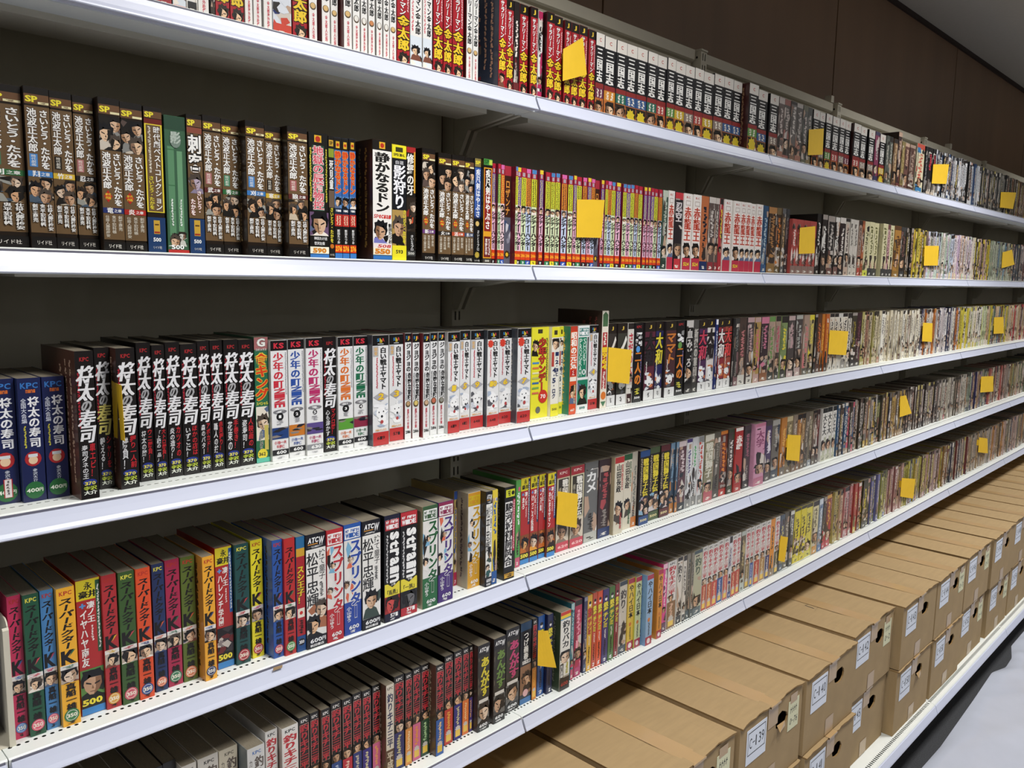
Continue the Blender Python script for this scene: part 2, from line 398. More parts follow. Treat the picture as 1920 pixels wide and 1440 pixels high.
            s.lay += 1; Q([(-.95, .35), (-1.15, -.3), (-.9, -.75), (-1.0, -1.2), (-.5, -1.05), (-.3, -1.4), (.1, -1.1), (.6, -1.35), (.7, -.95), (1.1, -.8), (.95, -.3), (1.1, .1), (.9, .4)], hair)
            s.lay += 1; Q([(-.72, -.45), (.72, -.5), (.82, .1), (.6, .62), (.15, 1.0), (-.2, .98), (-.6, .6), (-.8, .1)], sk)
            s.lay += 1; Q([(.22, -.45), (.72, -.5), (.82, .1), (.6, .62), (.15, 1.0), (.3, .4)], sh)
            Q([(-.75, -.2), (-.85, -.9), (.1, -1.0), (-.15, -.55), (-.4, -.75), (-.5, -.35)], hair)
            s.lay += 1; Q([(-.6, -.12), (-.12, .04), (-.1, .16), (-.6, .02)], '1c1615'); Q([(.18, .04), (.66, -.14), (.62, .02), (.2, .16)], '1c1615')
            Q([(.0, .15), (.16, .5), (-.06, .48)], sh); Q([(-.2, .7), (.25, .68), (.2, .74), (-.16, .75)], '5a332c')
    def shapes(s, rnd, pal, y0, y1, x0=0., x1=1., n=10):
        s.lay += 1; W, Hh = x1 - x0, y1 - y0
        for i in range(n):
            cx, cy = x0 + W * rnd.random(), y0 + Hh * rnd.random(); a0 = rnd.random() * 6; k = rnd.choice(pal)
            s.poly([(min(max(cx + W * .3 * math.cos(a0 - q * 1.25) * (.4 + rnd.random()), x0), x1), min(max(cy + Hh * .14 * math.sin(a0 - q * 1.25) * (.4 + rnd.random()), y0), y1)) for q in range(5)], k, s.lay + i % 2)
        s.lay += 1
    def arrays(s): return np.array(s.V, float), np.array(s.F, int), np.array(s.C, float)

def hexname(c):
    if len(c) == 3: c = ''.join(k * 2 for k in c)
    r, g, b = [int(c[i:i+2], 16) for i in (0, 2, 4)]; mx, mn = max(r, g, b), min(r, g, b)
    if mx - mn < 34: return 'black' if mx < 70 else 'dark grey' if mx < 110 else 'grey' if mx < 190 else 'white' if mx > 226 else 'pale grey'
    import colorsys
    hh, sv, vv = colorsys.rgb_to_hsv(r/255, g/255, b/255); hh *= 360
    nm = 'red' if hh < 14 or hh >= 345 else 'orange' if hh < 38 else 'yellow' if hh < 66 else 'green' if hh < 160 else 'teal' if hh < 195 else 'blue' if hh < 250 else 'purple' if hh < 292 else 'pink'
    if nm == 'orange' and vv < .62: nm = 'brown'
    if nm == 'yellow' and vv < .6: nm = 'olive'
    if sv < .32: return 'pale ' + nm if vv > .6 else 'dull ' + nm
    return ('dark ' + nm) if vv < .42 and nm not in ('brown', 'olive') else nm
STY = {}
def style(f): STY[f.__name__] = f; return f
# every style: fills Print p, returns (look, body colour, side colour, side ink)
BR = '6b5337'
@style
def sp(p, R, k, kc, stamp, nf='2'):
    p.b('15100d', 0, .045); p.b('6a4a30', .045, .105); p.h('SP', 'f2e23c', .30, .075, .50, .042, off=.05); p.b('e8e0b0', .088, .102, .55, .98); p.fine(R, '6a4a30', .76, .09, .1, .3, 2)
    p.b(BR, .118, .90)
    p.v('池波正太郎', 'f4f2ee', .27, .13, .40, .40, off=.03, out='3a2a1c'); p.v('さいとう・たかを', 'f4f2ee', .74, .135, .50, .38, off=.035, out='3a2a1c')
    p.b(stamp, .41, .49, .10, .42); p.v('時代劇画', 'f4f0e4', .26, .415, .485, .2, off=.0)
    p.b(kc, .515, .55); p.h(k, 'f4f2ee', .34, .532, .3, .04, off=.03); p.h('之章', 'f4f2ee', .70, .533, .36, .024, off=.02)
    p.art(R, None, .555, .715, n=3, pal=('d8a880', '1c1814', '9a9a92', '4a5a6a', 'c8b8a0'))
    p.v('剣客商売', 'f4f2ee', .20, .72, .835, .22, out='2a1e14'); p.v('鬼平犯科帳', 'f4f2ee', .50, .72, .86, .22, out='2a1e14'); p.v('仕掛人藤枝梅安', 'f4f2ee', .80, .72, .885, .22, out='2a1e14')
    p.b('141110', .925, 1); p.h('リイド社', 'e8e4dc', .5, .962, .62, .03, off=.0)
    cn = {'2f6b3c':'green','3a78b8':'blue','d9b53a':'yellow','1f1a18':'black','5a2420':'maroon'}[kc]
    return 'brown paperback, white name columns and %s band' % cn, '241a12', '2a1e16', '8a7450'
@style
def sf(p, R, k, kc):
    p.b('15100d', 0, .045); p.b('6a4a30', .045, .105); p.h('SP', 'f2e23c', .30, .075, .50, .042, off=.05); p.b('e8e0b0', .088, .102, .55, .98)
    p.b('14110f', .118, .34); p.art(R, None, .12, .345, n=3, pal=('e4c09c', '1c1814', '8a8a86', '5a4a44', 'cfc4b4'))
    p.b(BR, .34, .925)
    p.v('池波正太郎', 'f4f2ee', .27, .35, .59, .42, off=.035, out='3a2a1c'); p.v('さいとう・たかを', 'f4f2ee', .75, .355, .70, .40, off=.035, out='3a2a1c')
    p.lay += 1; p.poly([(.28, .60), (.08, .64), (.28, .68), (.48, .64)], 'b8281e'); p.h('時代', 'f0d040', .28, .628, .26, .02, off=.02); p.h('劇画', 'f0d040', .28, .65, .26, .02, off=.02)
    p.b(kc, .715, .75); p.h(k, 'f4f2ee', .34, .732, .3, .04, off=.03); p.h('之章', 'f4f2ee', .70, .733, .36, .022, off=.02)
    p.v('剣客商売', 'd8d0c0', .80, .765, .865, .2, off=.01); p.v('鬼平犯科帳', 'd8d0c0', .50, .765, .885, .2, off=.01); p.v('仕掛人藤枝梅安', 'd8d0c0', .20, .765, .91, .2, off=.01)
    p.b('141110', .94, 1); p.h('リイド社', 'e8e4dc', .5, .968, .62, .03, off=.01)
    cn = {'24306a':'navy','b02820':'red','6a3a78':'purple','1f1a18':'black','c05030':'orange','3a4a6a':'slate'}[kc]
    return 'brown paperback, crowd art and %s band' % cn, '241a12', '2a1e16', '8a7450'
@style
def jidai(p, R):
    p.b('15100d', 0, .03); p.b('6a4a30', .03, .075); p.h('SP', 'f2e23c', .30, .053, .50, .04, off=.05); p.b('6a2018', .08, .115)
    p.b('e6d03a', .115, .72, .02, .98); p.b(BR, .122, .714, .10, .90); p.v('時代劇ベストコレクション', 'f4f2ee', .68, .13, .705, .40, off=.02, out='3a2a1c'); p.v('さいとう・たかを', 'e8d83c', .30, .47, .70, .30, off=.02); p.fine(R, 'd8d0c0', .28, .13, .45, .2, 14)
    p.b('1c3a66', .755, 1); p.b('caa23a', .775, .87, .34, .68); p.b('5a3a18', .80, .81, .4, .62); p.b('a03020', .853, .865, .36, .66); p.h('500', 'f4f4f4', .5, .91, .44, .03); p.h('リイド社', 'e8e4dc', .5, .965, .5, .022, off=.0)
    return 'brown paperback with yellow framed title and dark blue foot', '241a12', '2a1e16', '8a7450'
@style
def bamboo(p, R):
    p.b('3c6248', 0, 1); p.b('5c8c66', .22, .9, .12, .42); p.b('6c9c74', .25, .9, .55, .80); p.b('2c4a38', 0, .1)
    for y in (.24, .5, .68): p.b('3c7048', y, y + .006, .1, .45)
    p.art(R, None, .84, .95, n=2, pal=('d8d8d0', '1c1c1c', 'e8e8e4', '8a8a86', 'c8c8c0')); p.e('7a8c80', .5, .17, .26, .06)
    p.v('影', 'b8c4b8', .5, .11, .2, .5, off=.03); p.fine(R, 'e8f0e8', .25, .6, .8, .14, 10); p.fine(R, 'e8f0e8', .66, .6, .8, .14, 10)
    p.h('500', 'ffffff', .45, .955, .6, .035); p.b('b8302c', .975, 1)
    return 'green bamboo print paperback in clear wrap', '3c6a48', '9ab09a', 'e8f0e8'
@style
def shikaku(p, R):
    p.b('15100d', 0, .03); p.b('6a4a30', .03, .085); p.h('SP', 'f2e23c', .30, .058, .50, .045, off=.05); p.b('8a4a3a', .09, .13); p.b(BR, .13, .74); p.v('刺客', 'f6f4f0', .5, .14, .41, .9, off=.04, out='100c0a')
    p.art(R, None, .41, .56, n=1, pal=('b8a8b8', '4a4458', '8a8098', '5a5468', '6a6070')); p.v('さいとう・', 'f4f2ee', .70, .54, .71, .34, off=.03, out='a02820'); p.v('たかを', 'f4f2ee', .28, .60, .72, .34, off=.03, out='a02820')
    p.b('1c3a66', .745, 1); p.b('caa23a', .755, .87, .30, .70); p.b('5a3a18', .79, .80, .36, .64); p.b('a03020', .853, .865, .32, .68); p.h('500', 'f4f4f4', .5, .91, .5, .03); p.h('リイド社', 'e8e4dc', .5, .965, .5, .022, off=.0)
    return 'brown paperback with two huge white characters and blue foot', '241a12', '2a1e16', '8a7450'
@style
def jigoku(p, R):
    p.b('14120f', 0, .10); p.b('e0b030', .02, .075, .30, .66); p.e('b83020', .48, .05, .13); p.b('2c4a38', .10, .62, .18, .80); p.b('14120f', .10, .62, 0, .16); p.b('14120f', .10, .62, .82, 1)
    p.v('地獄の辰捕物控', 'd85a6a', .48, .105, .61, .56, off=.03, out='f0e6e2'); p.fine(R, 'd8d040', .09, .12, .55, .12, 22); p.fine(R, 'd8d040', .90, .12, .55, .12, 22)
    p.art(R, '6a5070', .63, .82, n=1); p.b('14120f', .82, .91); p.h('神田たけ志', 'f0f0f0', .56, .842, .7, .028, off=.02); p.h('笹沢左保', 'f0f0f0', .5, .882, .55, .028, off=.02)
    p.b('f0ecd8', .91, .965); p.h('590', 'd8901c', .5, .94, .7, .04, out='a82818'); p.b('3a78c0', .97, 1)
    return 'green and black paperback with pink brush title', '181410', '201812', '8a7450'
@style
def shimi(p, R):
    p.b('181410', 0, 1); p.b('caa23a', .03, .08, .1, .9); p.h('SP', '3a2a10', .5, .055, .6, .03); p.b('8a9a30', .10, .17); p.v('死見童', 'f4f2ee', .5, .19, .43, .8, off=.03); p.b('6a5848', .44, .58); p.v('さいとう・たかを', 'e8d83c', .5, .58, .87, .62); p.burst('c87020', .5, .90, .42); p.h('リイド社', 'e8e4dc', .5, .97, .8, .02, off=.0)
    return 'slim black paperback with yellow author name', '181410', '181410', '8a7450'
@style
def don(p, R, v):
    p.b('181410', 0, .10); p.b('e0b030', .03, .085, .25, .75); p.e('b83020', .5, .058, .18); p.b('3a6ab0', .10, .48); p.v('静かなるドン', 'd83a20', .5, .11, .46, .86, off=.04, out='f0a830')
    p.art(R, '5a88c0', .48, .58, n=1); p.h('vol.' + v, 'f0f0f0', .5, .60, .7, .02); p.b('c03028', .63, .73); p.fine(R, 'f0e0c0', .35, .64, .72, .3, 5); p.fine(R, 'f0e0c0', .7, .64, .72, .3, 5); p.b('161412', .73, .885); p.v('新田たつお', 'f0f0f0', .5, .755, .875, .4, off=.02); p.b('d8401c', .885, .95); p.h('276', 'f6c830', .5, .917, .9, .045); p.b('3a78c0', .955, 1)
    return 'slim blue and red paperback with orange flame title', '20304a', '20304a', 'c8c0b0'
@style
def donw(p, R):
    p.b('181410', 0, .085); p.b('e0b030', .015, .07, .35, .65); p.e('b83020', .5, .043, .1); p.b('efece6', .085, .86); p.v('静かなるドン', '1c1a18', .50, .10, .60, .78, off=.05); p.h('Special', 'c83028', .5, .635, .9, .035, slant=.2); p.art(R, None, .66, .86, .05, .80, n=1, pal=('dfb48c', '15110f', '6a6ab0', '5a5aa0', '7a7ac0')); p.v('新田たつお', '1c1a18', .90, .69, .86, .18)
    p.b('f0e4e0', .86, .90); p.h('508', 'c83028', .6, .885, .7, .03, slant=.2); p.b('f4ecd0', .90, .96); p.h('550', 'e08a1c', .5, .93, .8, .045, out='b03018'); p.b('3a78c0', .965, 1)
    return 'thick white paperback with huge black brush title', '3a2418', '3a2418', '9a7a3c'
@style
def kage(p, R):
    p.b('ece02c', 0, .115); p.b('3a3a1c', .02, .06, .25, .75); p.h('SPECIAL', '2a2a1c', .5, .085, .8, .025); p.b('14161c', .115, .56); p.h('自選', 'e8e8ec', .5, .15, .6, .035, off=.0); p.v('影狩り', 'f2f2f6', .52, .17, .55, .86, off=.035); p.art(R, 'b09050', .56, .87, n=1, pal=('c8a86a', '14100c', '3a2c18', '6a5028', '201810')); p.v('さいとう・たかを', 'ece02c', .85, .555, .85, .24); p.b('ece02c', .87, 1); p.h('593', '1c1c1c', .5, .925, .5, .035)
    return 'thick black and yellow paperback with white brush title', 'd8cc28', 'e8e4d0', '3a3a3a'
@style
def shura(p, R):
    p.b('17130f', 0, 1); p.b('a82828', .0, .05); p.v('修羅の牙', 'f0eee8', .42, .06, .42, .8, off=.035); p.b('d8a030', .04, .40, .80, .97); p.art(R, '2a2018', .44, .74, n=2, pal=('dfb48c', '15110f', 'c85030', '8a2a20', '3a3028')); p.v('さいとうプロ', 'f0f0f0', .6, .77, .91, .36, off=.015); p.b('3a3a38', .91, .96); p.h('500', 'd0d0c8', .5, .935, .7, .025)
    return 'slim black paperback with white brush title and orange strip', '17130f', '17130f', '8a7450'
@style
def haya(p, R, c):
    if c == 'b':
        p.b('1c2c5a', 0, 1); p.b('8a7a40', 0, .08); p.h('SP', 'f2e23c', .5, .04, .8, .035); p.b('3a5aa0', .09, .55); p.v('疾風剣はやぶさ', 'f0f0f4', .55, .1, .56, .7, off=.03); p.b('141210', .57, 1); p.e('d8b870', .5, .62, .3); p.v('さいとうプロ', 'f0f0f0', .65, .68, .88, .4, off=.01); p.burst('b8a040', .5, .92, .42); p.h('リイド社', 'f0f0f0', .5, .975, .9, .02, off=.0)
        return 'slim blue paperback with white brush title and gold seal', '141a30', '141a30', '8a7450'
    p.b('16120f', 0, 1); p.b('4a9040', .0, .06); p.h('SP', '1c5a24', .35, .03, .6, .045); p.b('b8cc50', .01, .055, .62, .98); p.b('e0a028', .085, .95, .04, .98); p.b('8a2420', .095, .69, .12, .90); p.b('14100e', .095, .30, .2, .82); p.v('疾風剣はやぶさ', 'f4f0ea', .52, .10, .67, .56, off=.035); p.b('6a1c1c', .74, .94, .12, .90); p.v('草野武林', 'f0e8e0', .4, .76, .92, .3, off=.02); p.fine(R, 'f0e8e0', .72, .76, .92, .22, 8); p.b('3a3430', .955, 1); p.h('500', 'd0d0c8', .5, .975, .5, .02)
    return 'black and red paperback with gold frame and white brush title', '16120f', '16120f', '8a7450'
@style
def ch(p, R, a, bnd, f):
    a, bnd, f = a, bnd, f
    tops = {'r':'b02438','b':'4a88c0','y':'e4cc38','p':'d868a8'}; cs = {'g':'2c7a44','r':'c8401c','y':'d4d43a','v':'5a3a98','o':'d88430'}; bs = {'k':'1c1c1c','g':'2c7a50','b':'2c50a8','y':'e8d830'}
    body = {'g':'c4dcb4','r':'f0d0d8','y':'d4e0b8','v':'e8b4cc','o':'c4d0e8'}[bnd]
    p.b('a02038', 0, .10); p.b(tops[a], 0, .045, .08, .92); p.b('b0a0a8', .05, .09, .25, .75)
    p.b(cs[bnd], .10, .40); p.fine(R, '1c1c2a' if bnd in 'yo' else 'e8e060', .33, .105, .39, .36, 14); p.fine(R, '1c1c2a' if bnd in 'yo' else 'e8e060', .72, .105, .39, .3, 14)
    p.b(body, .40, .86); p.art(R, body, .39, .475, n=1); p.v('シティーハンター', '161412', .5, .475, .85, 1.0, off=.062)
    p.b('d0401c', .86, .95); p.h('286', 'f0b030', .5, .905, .9, .035); p.b(bs[f], .955, 1); p.fine(R, 'f0f0f0' if f != 'y' else '2a2a2a', .5, .965, .99, .6, 2)
    return 'thin magazine volume, black title, %s blurb and %s tip' % ({'g':'green','r':'red','y':'yellow','v':'violet','o':'orange'}[bnd], {'r':'red','b':'blue','y':'yellow','p':'pink'}[a]), '7a2434', '7a2434', 'd8c8b8'
@style
def chm(p, R):
    p.b('a83040', 0, .10); p.b('3a2018', .10, .52); p.v('ロザンナ', 'd89040', .5, .14, .5, .7, off=.03); p.b('5a5a68', .52, 1); p.shapes(R, ('8a8a98', 'c8c8d0', '3a4a6a'), .53, .83, n=6); p.burst('3a2c14', .5, .90, .5); p.e('d8b030', .5, .90, .22)
    return 'maroon and grey magazine volume with orange title', '3a2018', '3a2018', 'a89878'
@style
def w524(p, R, k):
    p.b('e8e2dc', 0, 1); p.h('RC', 'b04838', .5, .05, .5, .03); p.b('b8a8a0', .09, .155, .2, .8); p.b('e8e2dc', .10, .145, .26, .74); p.v('赤龍王', 'b8402c', .5, .17, .62, .84, off=.05, out='f4e4dc'); p.art(R, None, .64, .84, n=1); p.b('b83048', .84, 1)
    if k != '0': p.h('524', 'f0d83c', .5, .92, .7, .05, out='6a1c28')
    return 'white paperback with rust red characters and crimson foot', 'e0d8d0', 'e4ded6', 'a04848'
@style
def kw(p, R, c):
    p.b('eceae6', 0, 1); p.v('サラリーマン金太郎', '1a1a1c', .52, .03, .60, .72, off=.05)
    p.e('5a4a38', .5, .665, .40); p.e({'g':'d8b478','w':'e8e4dc','o':'d08a58'}[c], .5, .66, .30); p.v('金太郎人社編' if c == 'g' else '金太郎海外赴任', 'd04858', .55, .72, .94, .32, off=.03)
    return {'g':'slim white paperback with black title and golden round portrait','w':'slim white paperback with black title and silver round portrait','o':'slim white paperback with black title and orange round portrait'}[c], 'dcdad6', '6a2a2c', 'b89888'
@style
def kwf(p, R, c='e8e4e0'):
    p.b('eceae6', 0, .66); p.v('サラリーマン金太郎', '1a1a1c', .66, .02, .64, .46, off=.05); p.fine(R, 'd04858', .22, .04, .62, .2, 16); p.art(R, 'dce4ec', .66, .94, n=1); p.b('d8501c', .94, 1)
    return 'white paperback with black title and portrait at its foot', 'dcdad6', '9a8a80', '5a5a5a'
@style
def kr(p, R, side='3a1416'):
    p.b('1a1512', 0, .11); p.h('J', 'e8c83c', .5, .055, .35, .06); p.b('a8222c', .11, 1); p.v('サラリーマン', 'f4f2ee', .45, .12, .50, .50, out='2a1412', off=.03, slant=.15)
    p.v('金太郎', 'ecc832', .52, .50, .83, .92, out='1c140c', off=.05); p.art(R, None, .82, 1, n=1); p.fine(R, 'f0d8d8', .86, .16, .46, .16, 12)
    return 'red paperback with big golden characters and white script', '7a1c22', side, 'c89878'
@style
def krm(p, R):
    p.b('2a3246', 0, 1); p.art(R, None, .3, .9, n=1); p.v('斬', 'c83040', .3, .55, .68, .6, off=.04)
    return 'navy paperback with a suited portrait', '242c40', '2a3246', 'c8c8c8'
@style
def sg(p, R, c):
    p.b('e6e0d6', 0, .155); p.h('C', 'b83828', .5, .08, .22, .05); p.b('17181c', .155, .60); p.v('三国志', 'f2f0ea', .47, .17, .585, .70, off=.05); p.b('8a2c2a', .60, .68)
    p.b({'m':'6a2a48','o':'d08a30','t':'2a6a5a','b':'34588a','r':'a84040','g':'5a8a44','y':'c8a830','w':'8a7a72'}[c], .66, .78); p.fine(R, 'f0e8d8', .32, .67, .77, .34, 3); p.fine(R, 'f0e8d8', .70, .67, .77, .3, 3)
    p.b('b86a34' if c != 'w' else '8a6a50', .78, 1); p.art(R, None, .79, 1, n=1)
    if c in 'byg': p.burst('d8c030', .5, .90, .42)
    return 'white topped black paperback with %s subtitle block' % {'m':'plum','o':'orange','t':'teal','b':'blue','r':'red','g':'green','y':'yellow','w':'brown'}[c], '1c1a1c', '3a1a18', '8a6a50'
@style
def mini(p, R, st='0'):
    p.b('1c2450', 0, 1); p.h('KPC', '3a78c0', .5, .06, .76, .05); p.h('mini', 'd8702c', .55, .105, .42, .03); p.v('将太の寿司', 'f0f0f2', .64, .15, .56, .50, off=.04); p.v('全国大会編', 'd8dce8', .22, .16, .36, .24, off=.01); p.fine(R, 'd8d048', .22, .38, .56, .14, 9)
    p.e('b02c30', .5, .65, .36); p.e('e8c8a4', .5, .66, .2); p.b('d8dce0', .61, .635, .3, .7); p.v('寺沢大介', 'd8dce8', .55, .73, .84, .2, off=.01); p.e('2c6a3c', .5, .905, .42); p.h('400円', 'e8ece0', .5, .905, .72, .035)
    if st == '1': p.b('b03038', .80, .95, .38, .72); p.b('e4dedc', .803, .947, .42, .68); p.fine(R, '5a5454', .55, .81, .93, .16, 5)
    return 'short dark blue paperback with white price sticker' if st == '1' else 'short dark blue paperback with white title and green price oval', '1c2450', '24305a', 'c8c8b0'
@style
def sushi(p, R, t1, t2, alt='0'):
    p.b('181414', 0, 1); p.h('KPC', 'a82c30', .5, .055, .5, .03); W = 'e8e8ea'
    p.fine(R, 'b02838', .14, .14, .52, .16, 16)
    for ch_, yc, w, h, c in (('将', .165, .92, .135, W), ('太', .275, .92, .12, W), ('の', .365, .6, .085, 'a8a8aa'), ('寿', .455, .92, .12, 'd8cc70' if alt == '1' else W), ('司', .555, .90, .125, 'd8cc70' if alt == '1' else W)):
        p.v(ch_, c, .52, yc - h / 2, yc + h / 2, w, off=.05, slant=.22)
    p.v(t1, 'c82c34', .72, .62, .85, .34, off=.015, slant=.1); p.v(t2, 'e0e0e2', .30, .63, .86, .34, off=.015, slant=.1)
    p.e('2c3a8a', .5, .885, .38, .022); p.h('370', 'e8dc50', .5, .892, .6, .026); p.h('寺沢', 'b8c84a', .5, .925, .7, .03, off=.05); p.h('大介', 'e8ece0', .5, .955, .7, .03, off=.05)
    return 'black paperback with slanted silver characters and small red line', '1a1616', '5a3a30', 'c8a890'
@style
def shoku(p, R):
    p.b('a86a6a', 0, .10); p.h('G', 'f0f0ea', .5, .045, .6, .07, out='1a1a1a', off=.06); p.h('コミックス', 'f0f0ea', .5, .10, .8, .02, out='1a1a1a'); p.b('2c6a4c', .115, 1); p.v('食キング', 'd84020', .5, .13, .50, .92, off=.05, out='f0d040'); p.h('スペシャル', 'e8dc40', .5, .525, .85, .03, off=.03)
    p.art(R, 'e8e0d0', .55, .82, .05, .95, n=1); p.v('土山しげる', '1a1a1a', .38, .74, .91, .26, off=.03, out='e8e8d8'); p.b('c8b860', .70, .90, .62, .90); p.e('e0d040', .45, .93, .36); p.h('362', '1a1a1a', .42, .93, .5, .03); p.b('5ab8a0', .96, 1)
    return 'green paperback with red and yellow title, yellow price oval', '3a6a50', '4a4440', 'c8c8b0'
@style
def nine(p, R, c, n, a, pr='600'):
    p.b('e6e6e6', 0, 1); p.b('141012', 0, .085); p.h('KS', 'c83040', .5, .045, .62, .05, off=.05); p.v('少年の町', c, .45, .10, .40, .62, off=.045); p.fine(R, '8a8a90', .90, .1, .45, .10, 24); p.r('NINE', c, .5, .40, .555, .70, off=.04)
    p.e('7a7a7e', .5, .59, .42, .018); p.fine(R, 'f0f0f0', .5, .58, .60, .5, 2); p.e('1a1a1c', .5, .63, .22 if n in '123' else .13); p.h(n, 'f4f4f4', .5, .63, .16, .026); p.fine(R, 'a8a8ac', .5, .66, .70, .5, 3)
    p.b(a, .72, .815); p.shapes(R, ('1a1a2a', a, '2a2a30', '88807a'), .72, .815, n=7); p.h('小池一夫', c, .5, .845, .74, .03, off=.02); p.h('平野仁', c, .5, .88, .5, .03, off=.02); p.b('26262a' if pr == '600' else '8a8c90', .905, .95); p.h(pr, 'f0f0f0', .55, .928, .6, .03); p.fine(R, 'a8a8ac', .5, .965, .98, .5, 2)
    nm = {'c83040':'red','2c50a0':'blue','b83068':'magenta','d8702c':'orange','1c6a48':'green'}[c]
    return 'white paperback with %s vertical title and black top' % nm, 'd8d8d6', 'c8c8c4', '6a6a6a'
@style
def ww(p, R, n, pr, sub='g'):
    p.b('e2e2e2', 0, 1); p.b('131214', 0, .095); p.h('S', '3a88c0', .36, .045, .16, .03); p.h('h', 'e0c840', .52, .05, .14, .045, off=.05); p.h('R', 'c04840', .68, .045, .16, .03); p.b('d8d8d8', .078, .083, .32, .68)
    p.v('白い戦士ヤマト', '171719', .66, .11, .49, .40, off=.045)
    if sub == 'r': p.burst('d04030', .26, .14, .27)
    else: p.b('b0b0b2', .10, .19, .03, .36); p.v('完全', 'e0a838', .2, .11, .18, .22)
    p.fine(R, 'c84858', .28, .2, .48, .14, 16); p.lay += 1; p.poly([(.02, .555), (.5, .60), (.98, .555), (.5, .51)], 'a8a8ac'); p.h(n, 'e8c83c', .52, .553, .36 if len(n) == 1 else .6, .06, out='a82c1c', off=.06, slant=.15)
    p.shapes(R, ('f4f4f4', 'eeeef0', 'c8ccd4', 'a8b4c8', 'f0f0f0', '5a5a60'), .62, .83, .05, .95, n=14); p.e('f2f2f2', .5, .70, .30); p.e('26262a', .56, .735, .07); p.e('b04848', .56, .785, .10); p.e('3a3a40', .38, .695, .04); p.e('3a3a40', .66, .69, .04)
    p.h('高橋よしひろ', 'd8983c', .5, .855, .7, .018); p.b('b83434', .875, 1); p.h(pr, '2a1416', .5, .93, .5, .032)
    return 'white paperback with black top, red foot and golden number', 'd6d6d4', '4a5058', 'c0b8a8'
@style
def jojo(p, R, c):
    p.b('e2e2e2', 0, 1); p.b('131214', 0, .085); p.h('S', '3a88c0', .28, .04, .26, .03); p.h('J', 'e0c840', .52, .048, .26, .045, off=.05); p.h('R', 'c04840', .76, .04, .26, .03)
    p.v('ジョジョの', '171719', .56, .095, .36, .74, off=.045); p.v('奇妙な冒険', '171719', .68, .37, .63, .56, off=.05); p.fine(R, '2a2a2c', .22, .37, .63, .2, 18); p.e('5a4a38', .5, .665, .40); p.e(c, .52, .66, .28); p.v('星屑の十字軍', 'c84858', .5, .71, .90, .34, off=.02); p.h('286', '1c1c1c', .5, .93, .8, .03)
    return 'slim white paperback with bold black title and %s round portrait' % {'b89870':'tan','d8c070':'gold','c8a888':'beige','c06a50':'red','8a8a80':'grey'}[c], 'd6d6d4', '8a2c30', 'c8c0b0'
@style
def sunday(p, R):
    p.b('e4dc34', 0, 1); p.b('3a3424', .025, .07, .35, .62); p.art(R, None, .1, .32, 0, .45, n=1); p.v('少年サンデー', 'b83428', .62, .12, .70, .44, off=.05, out='5a1c18'); p.fine(R, '5a5a3c', .9, .12, .6, .14, 20)
    for i in range(7): p.b(('4a88c0','d87848','e4e0b0','b8b86a','3a6aa0','78a850','d06a50')[i], .38 + i * .055, .40 + i * .055, .06, .44)
    p.e('c83428', .70, .765, .27); p.h('70', 'f4f4f0', .70, .765, .3, .05); p.e('6a6a60', .42, .91, .14)
    return 'thick bright yellow paperback with red title and roundel', 'd8d030', 'e4e0d4', '6a6a6a'
@style
def roku(p, R):
    p.b('e8e4d8', 0, 1); p.b('e4dc34', 0, .12); p.b('3a3424', .04, .09, .3, .7); p.art(R, None, .13, .26, n=1); p.b('b04038', .28, .44, .04, .34); p.v('1・2・3と', '24305a', .70, .28, .55, .46, off=.04); p.v('4・5・ロク', '24305a', .38, .45, .80, .46, off=.04); p.b('e4dc34', .86, 1); p.h('500', '2a2a20', .5, .92, .6, .03)
    return 'yellow tipped white paperback with dark blue counting title', 'dcd4b0', 'e8e4dc', '6a6a6a'
@style
def showa(p, R):
    p.b('d8542c', 0, 1); p.b('c03c28', .0, .055); p.v('昭和の元気', 'f6f2e8', .50, .06, .48, .86, off=.045); p.b('b82c28', .49, .56, .1, .9); p.v('くん', 'f6f2e8', .5, .495, .555, .4); p.b('f0e4d4', .57, .62, .05, .95); p.art(R, None, .63, .90, n=1); p.v('北見けんいち', 'f0d8a0', .75, .66, .88, .3); p.h('667', 'f6f2e8', .5, .95, .6, .03)
    return 'orange paperback with large white characters', 'c04c2c', '3a8a6a', 'e8c040'
@style
def short(p, R):
    p.b('e6e8e6', 0, 1); p.b('2a7a74', .03, .12, .1, .95); p.h('My First', 'f4f4f4', .52, .05, .8, .028); p.h('WIDE', 'f4f4f4', .52, .09, .8, .045, off=.05); p.b('1c7a5c', .135, .60, .05, .78); p.v('SHORT', 'e0f0e4', .60, .15, .46, .26, off=.0); p.v('PROGRAM', 'e0f0e4', .25, .15, .59, .26, off=.0); p.e('f0f0f0', .58, .54, .16); p.h('1', '1c7a5c', .58, .54, .14, .04); p.b('1a1a1a', .135, .60, .84, .94); p.b('1c7a5c', .63, .92, .05, .95); p.art(R, None, .64, .92, .05, .95, n=1); p.h('593', '2a7a74', .5, .96, .5, .03)
    return 'white paperback with teal panel and tall thin white letters', 'd8dcd8', 'e0e0dc', '5a5a5a'
@style
def y1964(p, R):
    p.b('e8e0d0', 0, 1); p.lay += 1; p.poly([(.1, .16), (.9, .16), (.9, .04), (.5, .01), (.1, .04)], '4a6a48'); p.b('b02c30', .22, .36, .15, .85); p.fine(R, 'f0f0e0', .5, .23, .35, .5, 5); p.b('a83030', .36, .80, .15, .85); p.v('1964', 'f0cc30', .5, .37, .60, .86, out='a02c24', off=.06); p.fine(R, 'f4f0e4', .5, .62, .80, .5, 9); p.e('d87830', .5, .87, .4); p.lay += 1; p.poly([(.1, .93), (.5, .985), (.9, .93)], '4a7a58')
    return 'tall cream book with golden year numerals rising above its neighbours', 'c8bca8', '4a3a30', '9a5048'
